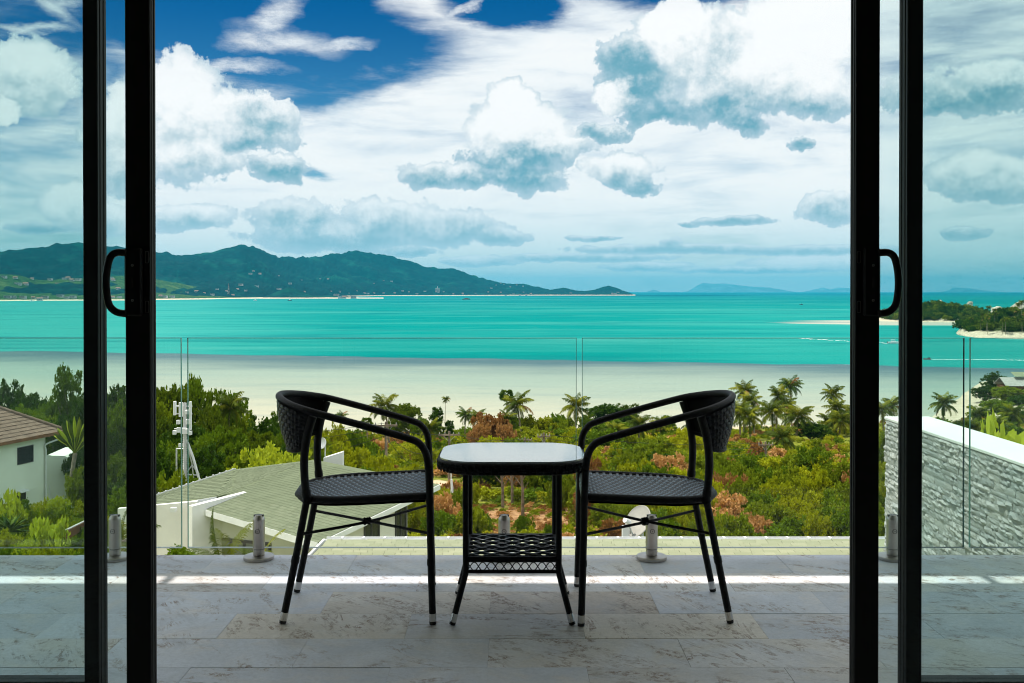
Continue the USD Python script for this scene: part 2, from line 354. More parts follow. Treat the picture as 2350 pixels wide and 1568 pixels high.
stone_tile('tile_beige', (0.60, 0.58, 0.56), (0.63, 0.575, 0.51), 1.0, 0.8, (0.19, 0.10, 0.045))
stone_tile('tile_brown', (0.44, 0.42, 0.42), (0.56, 0.48, 0.41), 0.9, 1.0, (0.13, 0.065, 0.035))
plain('grout', (0.52, 0.52, 0.55), 0.9, 0, 0.1, 0.1, 30)
def shingle(name, a, b, c3, rows=None):
    g = NG(); pos = g('geometry', 'position'); r = g('object_info', 'random')
    isl = g('geometry', 'random_per_island')
    n = g.noise(pos, 260.0, 3.0, 0.7); m2 = g.noise(pos, 1.1, 3.0, 0.6)
    t = g.math('fraction', g.math('add', isl, g.math('multiply', r, 7.31)))
    c = g.mix(t, a, b)
    c = g.mix(g.ss(n, 0.35, 0.7, 0.0, 0.55), c, c3)
    c = g.mix(g.ss(m2, 0.4, 0.7, 0, 0.35), c, tuple(x * 1.2 for x in b))
    g('principled_bsdf', 'BSDF', base_color=c, roughness=0.95, specular_ior_level=0.1)
    M[name] = g.make(name, surface='n%d.BSDF' % g.k)
shingle('green_shingle', (0.105, 0.130, 0.078), (0.155, 0.180, 0.115), (0.21, 0.225, 0.155))
shingle('pale_shingle', (0.20, 0.225, 0.135), (0.27, 0.285, 0.185), (0.31, 0.315, 0.225))
shingle('brown_tile', (0.17, 0.105, 0.075), (0.24, 0.155, 0.115), (0.29, 0.21, 0.17))
plain('roof_felt', (0.13, 0.155, 0.085), 0.95)
def split_stone():
    g = NG(); pos = g('geometry', 'position'); r = g('object_info', 'random')
    n = g.noise(pos, 30.0, 5.0, 0.65); n2 = g.noise(pos, 5.0, 3.0)
    c = g.mix(r, (0.27, 0.285, 0.28), (0.43, 0.425, 0.41))
    c = g.mix(g.ss(n, 0.45, 0.75, 0, 0.45), c, (0.30, 0.27, 0.22))
    c = g.mix(g.ss(n2, 0.5, 0.7, 0, 0.4), c, (0.36, 0.40, 0.40))
    b = g('bump', 'normal', height=g.noise(pos, 45.0, 6.0, 0.7), strength=0.55, distance=0.012)
    g('principled_bsdf', 'BSDF', base_color=c, roughness=0.9, specular_ior_level=0.25, normal=b)
    M['split_stone'] = g.make('split_stone', surface='n%d.BSDF' % g.k)
split_stone()
def leaf(name, a, b, c3=None, trans=0.30, var=0.5):
    """Foliage: tone varies from plant to plant and from leaf to leaf."""
    g = NG(); r = g('object_info', 'random'); isl = g('geometry', 'random_per_island')
    c = g.mix(g.ss(g.math('multiply_add', isl, var, g.math('multiply', r, 1 - var)), 0.15, 0.85, kind='linear'), a, b)
    if c3 is not None: c = g.mix(g.ss(isl, 0.90, 0.93, 0, 0.8), c, c3)
    d = g('principled_bsdf', 'BSDF', base_color=c, roughness=0.55, specular_ior_level=0.08)
    t = g('translucent_bsdf', 'BSDF', color=g.mix(1.0, c, (1.5, 1.35, 0.6), 'multiply'))
    g('mix_closure', 'closure', fac=trans, closure1=d, closure2=t)
    M[name] = g.make(name, surface='n%d.closure' % g.k)
leaf('leaf_dark', (0.040, 0.085, 0.005), (0.46, 0.485, 0.012), var=0.75)
leaf('leaf_mid', (0.100, 0.165, 0.006), (0.72, 0.69, 0.016), var=0.75)
leaf('leaf_yellow', (0.260, 0.290, 0.006), (0.850, 0.820, 0.022), (0.65, 0.42, 0.03), var=0.75)
leaf('leaf_lime', (0.36, 0.42, 0.03), (0.66, 0.66, 0.08))
leaf('leaf_brown', (0.24, 0.115, 0.035), (0.80, 0.48, 0.20), trans=0.2)
leaf('leaf_mixed', (0.150, 0.200, 0.008), (0.74, 0.70, 0.022), (0.68, 0.36, 0.10), var=0.75)
leaf('palm_leaf', (0.055, 0.085, 0.006), (0.52, 0.50, 0.020), (0.66, 0.50, 0.10), 0.3, 0.6)
leaf('palm_dark', (0.035, 0.075, 0.008), (0.22, 0.27, 0.02), None, 0.25, 0.5)
leaf('far_leaf', (0.039, 0.088, 0.010), (0.202, 0.230, 0.016), None, 0.2, 0.3)
leaf('grass_leaf', (0.232, 0.270, 0.010), (0.558, 0.472, 0.025), None, 0.35, 0.6)

# ------------------------------------------------------------------ the house this is seen from
def struct(name, mb, mat, parent=None, smooth=False):
    p = mb.build(name, mat, parent, smooth)
    if parent is None: tag(p, None, None, None, 'structure')
    return p
DW = 1.95                                                    # half width of the door opening
struct('room_floor', MB().box((-2.6, -3.2, -0.16), (2.6, 2.36, 0.0)), M['tile_grey'])
struct('room_ceiling', MB().box((-2.6, -3.2, 2.62), (2.6, 2.36, 2.75)), M['room_wall'])
struct('room_wall', MB().box((-2.75, -3.2, -0.2), (-2.6, 2.36, 2.75)), M['room_wall'])
struct('room_wall', MB().box((2.6, -3.2, -0.2), (2.75, 2.36, 2.75)), M['room_wall'])
struct('room_wall', MB().box((-2.75, -3.35, -0.2), (2.75, -3.2, 2.75)), M['room_wall'])
fw = thing('facade_wall', 'rendered wall around the wide sliding door opening', 'wall', kind='structure')
MB().box((-6.0, 2.36, -0.3), (-DW, 2.56, 2.95)).build('wall_panel', M['white_paint'], fw)
MB().box((DW, 2.36, -0.3), (6.0, 2.56, 2.95)).build('wall_panel', M['white_paint'], fw)
MB().box((-DW, 2.36, 2.25), (DW, 2.56, 2.95)).build('lintel', M['white_paint'], fw)

# terrace: a slab, and stone tiles on it laid in a running bond
MB().box((-6.0, 2.56, -0.42), (6.0, 4.02, -0.022)).build('terrace_slab', M['concrete'])
tag(stage.GetPrimAtPath('/World/terrace_slab'), kind='structure')
tf = thing('terrace_floor', 'grey blue quartzite tiled terrace floor', 'floor', kind='structure')
MB().box((-6.0, 2.42, -0.022), (6.0, 4.028, -0.0025)).build('grout_bed', M['grout'], tf)
rows_y = [2.43, 2.588, 2.824, 3.058, 3.295, 3.538, 3.769, 4.032]
offs = [-0.06, 0.215, -0.064, 0.217, -0.068, 0.225, -0.06]
trng = np.random.default_rng(3)
for k in range(7):
    xs = [offs[k] + 0.565 * j + trng.normal(0, 0.006) for j in range(-7, 8)]
    for j in range(len(xs) - 1):
        a, b = xs[j], xs[j + 1]
        if b < -2.4 or a > 2.7: continue
        r = trng.random(); mid = (a + b) / 2
        kind = 'tile_blue' if r < 0.42 else 'tile_grey' if r < 0.84 else 'tile_beige'
        if k == 3 and -0.9 < mid < -0.4: kind = 'tile_beige'
        if k == 4 and 0 < mid < 0.45: kind = 'tile_brown'
        if k == 3 and 0.2 < mid < 0.7: kind = 'tile_beige'
        if k == 2 and -0.6 < mid < 0: kind = 'tile_blue'
        if k == 2 and -1.3 < mid < -0.7: kind = 'tile_blue'
        if k in (3, 4) and mid < -0.95: kind = 'tile_blue'
        if k >= 5 and kind == 'tile_beige': kind = 'tile_grey'
        h = trng.normal(0, 0.0005)
        MB().box((a + 0.0003, rows_y[k] + 0.0003, -0.008), (b - 0.0003, rows_y[k + 1] - 0.0003, h), 0.0005).build('tile', M[kind], tf)

# the roof over the terrace: slab, a slot, an outer beam, and struts across the slot
rt = thing('terrace_roof', 'flat canopy over the terrace with an outer beam', 'roof', kind='structure')
CZ = 3.2; SHY = CZ * SD[1] / SD[2]; SHX = CZ * SD[0] / SD[2]      # where the sun crosses the canopy for a point of the floor
MB().box((-6.5, 2.0, CZ), (6.5, 3.640 + SHY, CZ + .04)).build('canopy_slab', M['soffit'], rt)
MB().box((-6.5, 3.730 + SHY, CZ), (6.5, 4.30, CZ + .04)).build('outer_beam', M['soffit'], rt)
for x in (-5.2, -1.285, 1.765, 5.2):
    MB().box((x + SHX - 0.013, 3.640 + SHY, CZ + .004), (x + SHX + 0.013, 3.730 + SHY, CZ + .036)).build('strut', M['soffit'], rt)
MB().box((-6.0, 2.36, 2.951), (6.0, 2.56, CZ - .001)).build('wall_above', M['white_paint'], rt)

# ------------------------------------------------------------------ sliding doors
def door_leaf(name, label, side, x_in, w, y0, y1, far, group=None, handle=False):
    """side -1: leaf on the left, its leading stile towards the middle at |x| = x_in."""
    t = thing(name, label, 'door', (side * (x_in + far) / 2, (y0 + y1) / 2, 0), group=group)
    ox, oy = side * (x_in + far) / 2, (y0 + y1) / 2
    def bx(mb, xa, xb, ya, yb, za, zb, bev=0.002):
        return mb.box((xa - ox, ya - oy, za), (xb - ox, yb - oy, zb), bev)
    top, bot = 2.24, 0.02
    A = sorted((side * x_in, side * (x_in + w)))
    bx(MB(), A[0], A[1], y0, y1, bot, top).build('leading_stile', M['frame_metal'], t)
    B = sorted((side * (far - w), side * far))
    bx(MB(), B[0], B[1], y0, y1, bot, top).build('rear_stile', M['frame_metal'], t)
    R = sorted((side * (x_in + w), side * (far - w)))
    bx(MB(), R[0], R[1], y0 + .004, y1 - .004, bot, 0.10).build('bottom_rail', M['frame_metal'], t)
    bx(MB(), R[0], R[1], y0 + .004, y1 - .004, top - 0.07, top).build('top_rail', M['frame_metal'], t)
    m = (y0 + y1) / 2
    bx(MB(), R[0], R[1], m - 0.004, m + 0.004, 0.10, top - 0.07, 0).build('glass_pane', M['door_glass'], t)
    # narrow seal strips along the edge of the stile that faces the opening
    s0 = side * x_in
    sl = MB()
    for q in (0.3, 0.7):
        yy = y0 + (y1 - y0) * q
        bx(sl, s0 - 0.0015, s0 + 0.0015, yy - 0.003, yy + 0.003, bot + .02, top - .02, 0)
    sl.build('seal_strip', M['frame_seal'], t)
    if handle:
        # crank-shaped pull handle on a long back plate
        hx = side * (x_in + w); zc = 1.092
        px0, px1 = sorted((side * (x_in + 0.016), side * (x_in + w - 0.002)))
        pl = bx(MB(), px0, px1, y0 - 0.014, y0, zc - 0.082, zc + 0.082, 0.004).build('handle_plate', M['handle_black'], t)
        hb = [(0.010, .070), (-.012, .070), (-.024, .060), (-.030, .035), (-.033, 0), (-.031, -.035), (-.026, -.058), (-.012, -.072), (0.010, -.076)]
        pts = np.array([(hx - side * a - ox, y0 - 0.020 - oy, zc + b) for a, b in hb])
        dep = np.array([0.0, 0.002, 0.008, 0.012, 0.013, 0.012, 0.008, 0.002, 0.0]); pts[:, 1] -= dep
        pts = bez(pts, 40)
        MB().tube(pts, 0.0086, 12).build('handle_grip', M['handle_black'], t, True)
        for dz in (0.040, -0.044):
            c = np.array([side * (x_in + 0.037) - ox, y0 - 0.0155 - oy, zc + dz])
            sc = MB().tube([c, c + [0, -0.0015, 0]], 0.0033, 16).build('screw', M['screw_metal'], pl if False else t)
            MB().bar(c + [-.002, -.0018, 0], c + [.002, -.0018, 0], 0.0006, 0.0006).bar(c + [0, -.0018, -.002], c + [0, -.0018, .002], 0.0006, 0.0006).build('screw_slot', M['rubber'], t)
        k = np.array([side * (x_in + 0.037) - ox, y0 - 0.016 - oy, zc - .002])
        MB().box(k - [.0018, .003, .012], k + [.0018, 0, .012]).build('lock_lever', M['frame_seal'], t)
        # keeper plates let into the edge
        for dz in (0.060, -0.060):
            e = np.array([side * (x_in + 0.008) - ox, y0 - 0.0006 - oy, zc + dz]); kp = MB()
            for a, b in (((-.0035, -.014), (-.0035, .014)), ((.0035, -.014), (.0035, .014)), ((-.0035, .014), (.0035, .014)), ((-.0035, -.014), (.0035, -.014))):
                kp.bar(e + [a[0], 0, a[1]], e + [b[0], 0, b[1]], 0.0009, 0.0009)
            kp.build('keeper_plate', M['screw_metal'], t)
    return t
door_leaf('sliding_door', 'open black framed sliding door with pull handle, left side of the opening', -1, 0.872, 0.060, 2.40, 2.44, 1.88, handle=True)
door_leaf('sliding_door', 'open black framed sliding door with pull handle, right side of the opening', 1, 0.828, 0.058, 2.40, 2.44, 1.84, handle=True)
door_leaf('fixed_door_panel', 'fixed black framed glass panel behind the left sliding door', -1, 1.023, 0.037, 2.46, 2.515, 1.94)
door_leaf('fixed_door_panel', 'fixed black framed glass panel behind the right sliding door', 1, 0.976, 0.039, 2.46, 2.515, 1.94)
df = thing('door_frame', 'black aluminium outer frame of the wide sliding door', 'door frame')
MB().box((-DW, 2.38, 2.242), (DW, 2.54, 2.2495)).build('head', M['frame_metal'], df)
MB().box((-DW, 2.38, 0.0005), (DW, 2.418, 0.018)).build('track', M['frame_metal'], df)
MB().box((-DW + .0005, 2.38, 0.019), (-DW + 0.009, 2.54, 2.241)).build('jamb', M['frame_metal'], df)
MB().box((DW - 0.009, 2.38, 0.019), (DW - .0005, 2.54, 2.241)).build('jamb', M['frame_metal'], df)

# ------------------------------------------------------------------ glass railing on steel spigots
GY0, GY1, GZ0, GZ1 = 3.963, 3.975, 0.045, 0.884
panes = [(-2.55, -1.318, 'glass railing panel at the far left, beside the brown roofed house'),
         (-1.294, 0.257, 'long clear glass railing panel behind the left chair and table'),
         (0.279, 1.803, 'clear glass railing panel behind the right chair'),
         (1.826, 2.70, 'glass railing panel at the far right in front of the stone wall')]
for xa, xb, lab in panes:
    t = thing('glass_panel', lab, 'glass railing', ((xa + xb) / 2, (GY0 + GY1) / 2, GZ0), group='glass railing panels along the terrace edge')
    w, h, d = xb - xa, GZ1 - GZ0, (GY1 - GY0) / 2
    MB().box((-w / 2 + .002, -d, .0032), (w / 2 - .002, d, h - .002)).build('pane', M['rail_glass'], t)
    MB().box((-w / 2, -d + .001, h - .0018), (w / 2, d - .001, h)).build('top_edge', M['glass_edge'], t)
    MB().box((-w / 2, -d + .001, 0), (w / 2, d - .001, .0030)).build('bottom_edge', M['glass_edge_light'], t)
    MB().box((-w / 2, -d + .001, .0031), (-w / 2 + .0018, d - .001, h - .0019)).build('side_edge', M['glass_edge'], t)
    MB().box((w / 2 - .0018, -d + .001, .0031), (w / 2, d - .001, h - .0019)).build('side_edge', M['glass_edge'], t)
def make_spigot(pr):
    def lathe(prof, n=40):
        m = MB(); a = np.arange(n) * 2 * np.pi / n
        pr_ = np.array(prof)
        v = np.stack([pr_[:, None, 0] * np.cos(a), pr_[:, None, 0] * np.sin(a), np.repeat(pr_[:, None, 1], n, 1)], -1).reshape(-1, 3)
        i, j = np.meshgrid(np.arange(len(prof) - 1), np.arange(n), indexing='ij')
        f = np.stack([i * n + j, i * n + (j + 1) % n, (i + 1) * n + (j + 1) % n, (i + 1) * n + j], -1).reshape(-1, 4)
        return m.add(v, f)
    lathe([(0.0, 0.0), (.059, 0), (.060, .002), (.060, .012), (.058, .0145), (.030, .0165), (.0, .0165)]).build('base_disc', M['steel'], pr, 30)
    lathe([(.021, .0166), (.0225, .018), (.0225, .040), (.0, .040)]).build('neck', M['steel'], pr, 30)
    lathe([(.0205, .0402), (.0205, .0428), (0, .0428)]).build('groove', M['steel_dark'], pr, 30)
    lathe([(0, .043), (.0238, .043), (.0238, .158), (.0225, .162), (.0165, .1755), (.015, .1765), (0, .1765)]).build('body', M['steel'], pr, 30)
    MB().box((-.019, -.007, .170), (.019, .007, .1772)).build('clamp_slot', M['steel_dark'], pr)
    b = MB(); a = np.linspace(0, 2 * np.pi, 25)
    b.tube(np.stack([.0085 * np.cos(a), np.full(25, -.0232), .115 + .0085 * np.sin(a)], -1), 0.0012, 6, False)
    b.build('bolt_ring', M['steel_dark'], pr, 40)
    MB().tube([(0, -.020, .115), (0, -.0252, .115)], 0.0045, 14).build('bolt', M['steel'], pr, 30)
    MB().tube([(0, -.024, .115), (0, -.0257, .115)], 0.002, 6).build('bolt_socket', M['rubber'], pr)
sp = proto('spigot'); make_spigot(sp)
for px, lab in ((262, 'brushed steel glass clamp post seen between the left door stiles'), (593, 'brushed steel glass clamp post left of the left chair'), (1157, 'brushed steel glass clamp post behind the table shelf'),
                (1496, 'brushed steel glass clamp post under the right chair seat, before the dish'), (2050, 'brushed steel glass clamp post between the right door stiles')):
    copy_of(sp, 'railing_spigot', lab, 'glass clamp', ((px - CX) / F * 3.969, 3.969, 0.0006), 0, None, 'steel spigots holding the glass railing')

# ------------------------------------------------------------------ split-face stone wall on the right
SX, SY0, SY1, SZ = 2.50, 4.20, 6.66, 0.211
sw = thing('stone_wall', 'grey split face stone wall with a broad white coping', 'wall', (SX, SY0, 0))
MB().box((0.012, 0, -3.5), (0.30, SY1 - SY0, SZ - 0.002)).build('core', M['concrete'], sw)
MB().box((-0.006, -0.02, SZ), (0.295, SY1 - SY0 + 0.006, SZ + 0.020), 0.004).build('coping', M['white_paint'], sw)
srng = np.random.default_rng(11)
stones = []
z = SZ - 0.002; row = 0
while z > -0.86:
    hh = srng.choice([0.030, 0.036, 0.042]); y = -srng.uniform(0, 0.15) if row else 0.0
    while y < SY1 - SY0:
        L = srng.uniform(0.10, 0.24); ya, yb = max(0.0, y), min(SY1 - SY0, y + L)
        if yb - ya > 0.03: stones.append((ya, yb, z - hh, z))
        y += L
    z -= hh; row += 1
def stone(ya, yb, za, zb, mb):
    ny, nz = 7, 3
    pr = srng.choice([0.004, 0.010, 0.016, 0.024], p=[.3, .35, .2, .15]) * .75
    yy = np.linspace(ya + .0008, yb - .0008, ny + 1); zz = np.linspace(za + .0008, zb - .0008, nz + 1)
    Y, Z = np.meshgrid(yy, zz, indexing='ij')
    r = srng.uniform(0, 1, Y.shape); tilt = srng.normal(0, 0.03)
    big = srng.uniform(0, 1, (3, 2)); by = np.clip((Y - ya) / (yb - ya) * 2, 0, 1.999); i0 = by.astype(int)
    bb = big[i0, 0] * (1 - (by - i0)) + big[i0 + 1, 0] * (by - i0)
    x = -(pr * 0.35 + 0.020 * np.clip(r * (0.35 + bb) - 0.42, 0, 1) + 0.0012 * r + tilt * (Z - za)); edge = np.zeros_like(Y); edge[[0, -1]] = 1; edge[:, [0, -1]] = 1
    x = np.where(edge > 0, x * 0.35, x)
    n = (ny + 1) * (nz + 1); v = np.stack([x, Y, Z], -1).reshape(-1, 3); vb = v.copy(); vb[:, 0] = 0.011
    i, j = np.meshgrid(np.arange(ny), np.arange(nz), indexing='ij')
    q = np.stack([i * (nz + 1) + j, i * (nz + 1) + j + 1, (i + 1) * (nz + 1) + j + 1, (i + 1) * (nz + 1) + j], -1).reshape(-1, 4)
    ring = [(a, 0) for a in range(ny)] + [(ny, b) for b in range(nz)] + [(a, nz) for a in range(ny, 0, -1)] + [(0, b) for b in range(nz, 0, -1)]
    idx = [a * (nz + 1) + b for a, b in ring]
    side = [[idx[k], idx[(k + 1) % len(idx)], n + idx[(k + 1) % len(idx)], n + idx[k]] for k in range(len(idx))]
    mb.add(np.vstack([v, vb]), np.vstack([q, side]))
stones.sort(key=lambda s: (s[1] - s[0]) * (s[3] - s[2]) / (SY0 + s[0] + 1) ** 2 * (1 if s[2] > -0.75 and s[1] > 0.35 else 0.01), reverse=True)
rest = MB()
for k, s4 in enumerate(stones):
    if k < 300:
        b = MB(); stone(*s4, b); b.build('stone', M['split_stone'], sw)
    else: stone(*s4, rest)
if rest.v: rest.build('stone_rest', M['split_stone'], sw, kind='stuff')

# ------------------------------------------------------------------ roof just below the terrace
def course(mb_list, origin, u, v, nrm, length, depth, pitch, tab, thick, rg, keep=None, gap=0.004):
    """Shingle tabs: rows up the slope from the eave. u along the eave, v up the slope."""
    out = []
    nr = int(depth / pitch)
    for r in range(nr):
        o = rg.uniform(0, tab); x = -o
        while x < length:
            L = tab * rg.uniform(0.75, 1.25); a, b = max(0, x), min(length, x + L - gap)
            x += L
            if b - a < 0.02: continue
            if keep is not None and not keep((a + b) / 2, (r + .5) * pitch): continue
            z0 = thick * (1 + rg.uniform(-.2, .6)); z1 = 0.001
            e = rg.uniform(0, 0.006)
            p = [origin + u * a + v * (r * pitch - e), origin + u * b + v * (r * pitch - e), origin + u * b + v * ((r + 1) * pitch + 0.004), origin + u * a + v * ((r + 1) * pitch + 0.004)]
            top = [p[0] + nrm * z0, p[1] + nrm * z0, p[2] + nrm * (z1 + thick * .2), p[3] + nrm * (z1 + thick * .2)]
            bot = [q - nrm * 0.004 for q in p]
            out.append((np.array(top + bot), ((a + b) / 2, (r + .5) * pitch)))
    return out
BOXF = [[0, 1, 2, 3], [4, 7, 6, 5], [0, 4, 5, 1], [1, 5, 6, 2], [2, 6, 7, 3], [3, 7, 4, 0]]
def lay(parent, tabs, mat, score, name='shingle'):
    tabs = sorted(tabs, key=score); rest = MB()
    for k, (v, _) in enumerate(tabs):
        if k < 300: MB().add(v, BOXF).build(name, mat, parent)
        else: rest.add(v, BOXF)
    if rest.v: rest.build(name + '_rest', mat, parent, kind='stuff')
nh = thing('lower_house', 'low house under the terrace with pale green shingle roof and white gutter', 'house', (1.5, 12.5, -2.4))
O = np.array([1.5, 12.5, -2.4])
gy, gz = 14.0, 1.07 - (1241 - HZ) / F * 14.0
sl = 0.055
def zr(y): return gz + sl * (gy - y)
xl, xr = -2.60, 5.75
deck = [np.array([x, y, zr(y)]) - O for x, y in ((xl, 9.0), (xr, 9.0), (xr, gy), (xl, gy))]
MB().prism(deck, (0, 0, -0.10)).build('roof_deck', M['roof_felt'], nh)
uu, vv = np.array([1.0, 0, 0]), np.array([0, -1.0, sl]); vv /= np.linalg.norm(vv); nn = np.array([0, sl, 1.0]); nn /= np.linalg.norm(nn)
tabs = course(None, np.array([xl, gy - .01, zr(gy - .01)]) - O, uu, vv, nn, xr - xl, 2.3, 0.15, 0.19, 0.012, np.random.default_rng(5))
lay(nh, tabs, M['pale_shingle'], lambda t: t[1][1] + abs(t[1][0] - 3.6) * 0.12)
MB().box(np.array([xl - .03, gy, gz - .075]) - O, np.array([xr, gy + .012, gz - .004]) - O).box(np.array([xl - .03, gy + .012, gz - .075]) - O, np.array([xr, gy + .10, gz - .063]) - O).box(np.array([xl - .03, gy + .10, gz - .075]) - O, np.array([xr, gy + .112, gz + .022]) - O).build('gutter', M['white_metal'], nh)
x = xl + 0.2
while x < xr:
    MB().box(np.array([x - .012, gy - .005, gz + .013]) - O, np.array([x + .012, gy + .118, gz + .029]) - O).build('gutter_bracket', M['white_metal'], nh); x += 0.3
MB().prism([np.array(q) - O for q in ((xl - .03, 9.0, zr(9.0) - .12), (xl - .03, gy, gz - .12), (xl - .03, gy, gz + .02), (xl - .03, 9.0, zr(9.0) + .02))], (-0.03, 0, 0)).build('verge_board', M['white_metal'], nh)
MB().box(np.array([xl + .3, 9.0, -6.6]) - O, np.array([xr - .2, 13.6, -2.62]) - O).build('wall', M['render_wall'], nh)

# ------------------------------------------------------------------ woven chairs
def weave(S, nu, nv, width_u, width_v, amp, steps=2, umask=None):
    """Plain weave of flat strands over the surface S(u, v) -> point, normal; u, v in 0..1 arrays."""
    mb, mb2 = MB(), MB()
    def strand(fixed, count, along_u, k, width):
        n = count * steps + 1
        t = np.linspace(0, 1, n)
        if umask is not None:
            ok = umask(t, fixed) if along_u else umask(np.full(n, fixed), t)
            if ok.sum() < 3: return
            t = t[ok]
        h = amp * np.cos(np.pi * (t * count - 0.5 + k)) * (1 if along_u else -1)
        w = width / 2
        for sgn in (0,):
            if along_u: A = S(t, np.full_like(t, fixed - w)); B = S(t, np.full_like(t, fixed + w))
            else: A = S(np.full_like(t, fixed - w), t); B = S(np.full_like(t, fixed + w), t)
            a, b = A[0] + A[1] * h[:, None], B[0] + B[1] * h[:, None]
            mid = (a + b) / 2 + (A[1] + B[1]) / 2 * amp * 0.45
            n2 = len(t); v = np.stack([a, mid, b], 1).reshape(-1, 3)
            i = np.arange(n2 - 1) * 3
            f = np.vstack([np.stack([i, i + 3, i + 4, i + 1], 1), np.stack([i + 1, i + 4, i + 5, i + 2], 1)])
            (mb if along_u else mb2).add(v, f)
    for k in range(nv): strand((k + .5) / nv, nu, True, k, width_v / nv)
    for k in range(nu): strand((k + .5) / nu, nv, False, k, width_u / nu)
    return mb, mb2
def make_chair(pr):
    L = {}
    def mirror(p): return np.asarray(p, float) * [1, -1, 1]
    # one tube: front leg, arm, round the back, other arm, other front leg
    half = [(.243, -.213, .037), (.238, -.214, .20), (.234, -.215, .40), (.230, -.216, .500), (.224, -.217, .545), (.205, -.217, .578), (.172, -.217, .597), (.05, -.220, .634), (-.12, -.218, .681), (-.185, -.190, .697), (-.232, -.135, .709), (-.262, -.065, .717)]
    arm = bez(half[3:] + [(-.271, 0, .719)] + [tuple(mirror(q)) for q in half[:2:-1]], 110)
    MB().tube(arm, 0.0118, 12).build('arm_rail', M['rattan'], pr, True)
    for sg in (-1, 1):
        fl = np.array(half[:4]) * [1, -sg, 1]
        MB().tube(bez(fl, 16), 0.0112, 12).build('front_leg', M['rattan'], pr, True)
        MB().tube([fl[0] + [0, 0, -.001], fl[0] + [.0006, 0, -.026]], 0.0118, 14).build('foot_cap', M['chrome'], pr, 40)
        MB().tube([fl[0] + [.0006, 0, -.0262], fl[0] + [.0008, 0, -.0366]], [0.0118, 0.0108], 14).build('foot_pad', M['rubber'], pr, 40)
        up = bez([(-.158, sg * .172, .385), (-.166, sg * .178, .47), (-.166, sg * .186, .54), (-.155, sg * .198, .61), (-.136, sg * .213, .672)], 20)
        MB().tube(up, np.linspace(.0125, .0135, len(up)), 12).build('back_post', M['rattan'], pr, True)
        rl = bez([(-.231, sg * .168, .037), (-.212, sg * .170, .13), (-.186, sg * .172, .26), (-.160, sg * .172, .40)], 16)
        MB().tube(rl, 0.0114, 12).build('rear_leg', M['rattan'], pr, True)
        d = rl[0] - rl[1]; d /= np.linalg.norm(d)
        MB().tube([rl[0] - d * .001, rl[0] + d * .026], 0.0118, 14).build('foot_cap', M['chrome'], pr, 40)
        MB().tube([rl[0] + d * .0262, rl[0] + d * .0366], [0.0118, 0.0108], 14).build('foot_pad', M['rubber'], pr, 40)
        # lashings where the legs meet seat and braces
        for (c, dr, r) in ((up[2], up[3] - up[1], .0150), (rl[-1], rl[-1] - rl[-2], .0150), (rl[8], rl[9] - rl[7], .0134), (fl[2] * [1, 1, 1], np.array([0, 0, 1.]), .0132), (bez(fl, 16)[5], np.array([0, 0, 1.]), .013)):
            dr = dr / np.linalg.norm(dr)
            ls = MB()
            for q in (-.008, -.004, 0, .004, .008): ls.tube([c + dr * (q - .0019), c + dr * q, c + dr * (q + .0019)], [r * .96, r, r * .96], 12, False)
            ls.build('lashing', M['rattan'], pr, True)
        br = bez([(-.178, sg * .172, .288), (0.02, 0, .286 + sg * .002), (.232, -sg * .214, .293)], 20)
        MB().tube(br, 0.0050, 8).build('brace', M['rattan'], pr, True)
    kn = MB()
    for q in range(5): kn.tube([(.02 + .012 * math.cos(q * 1.3), .010 * math.sin(q * 1.9), .278), (.02, 0, .287), (.02 - .012 * math.cos(q * 1.3 + .4), -.010 * math.sin(q * 1.9), .296)], 0.0062, 8)
    kn.build('brace_knot', M['rattan'], pr, True)
    # seat: rounded at the back, rolled down over the front edge
    def halfw(x): return np.where(x > 0.0, .205, .205 * np.sqrt(np.clip(1 - (np.clip(-x - 0.02, 0, 1) / .19) ** 2.6, 0.03, 1)) * (1 - .06 * np.clip(-x / .2, 0, 1)))
    def seat_S(u, v):
        Lx = .425 + .055; s = u * Lx                      # path: flat, then round the front edge
        x = np.where(s < .425, -.205 + s, .22 + .014 * np.sin(np.clip((s - .425) / .020, 0, 1) * np.pi / 2))
        z = np.where(s < .425, .404 + .014 * (s / .425) - .012 * np.exp(-((s - .2) / .13) ** 2) * 0, .418 - np.clip(s - .425, 0, 1) * 0.95)
        wy = halfw(np.clip(x, -.205, .25)); y = (v - .5) * 2 * wy
        z = z - .010 * (1 - (2 * v - 1) ** 2) * np.exp(-((x - .0) / .16) ** 2) - .012 * np.clip(np.abs(2 * v - 1) - .93, 0, 1) / .07
        p = np.stack([x, y, z], -1); n = np.where((s < .425)[:, None], np.array([0, 0, 1.0]), np.array([1.0, 0, .1]))
        return p, n
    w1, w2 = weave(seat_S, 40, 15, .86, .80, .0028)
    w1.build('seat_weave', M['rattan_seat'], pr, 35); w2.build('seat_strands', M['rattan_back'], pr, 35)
    g = np.linspace(0, 1, 25); U, V = np.meshgrid(g, g, indexing='ij')
    p, n = seat_S(U.ravel() * .885, V.ravel()); p = p - np.array([0, 0, .004]); q = p - np.array([0, 0, .010])
    i, j = np.meshgrid(np.arange(24), np.arange(24), indexing='ij'); qd = np.stack([i * 25 + j, (i + 1) * 25 + j, (i + 1) * 25 + j + 1, i * 25 + j + 1], -1).reshape(-1, 4)
    MB().add(p, qd).add(q, qd[:, ::-1]).build('seat_base', M['rattan'], pr, True)
    xs = np.concatenate([np.linspace(.225, -.20, 30)]); left = np.stack([xs, -halfw(xs), .397 + .014 * (xs + .205) / .425], -1)
    rim = np.vstack([left, left[::-1] * [1, -1, 1]]); 
    MB().tube(rim, 0.0125, 10).tube([(.225, -.205, .405), (.225, .205, .405)], .0105, 10).build('seat_frame', M['rattan'], pr, True)
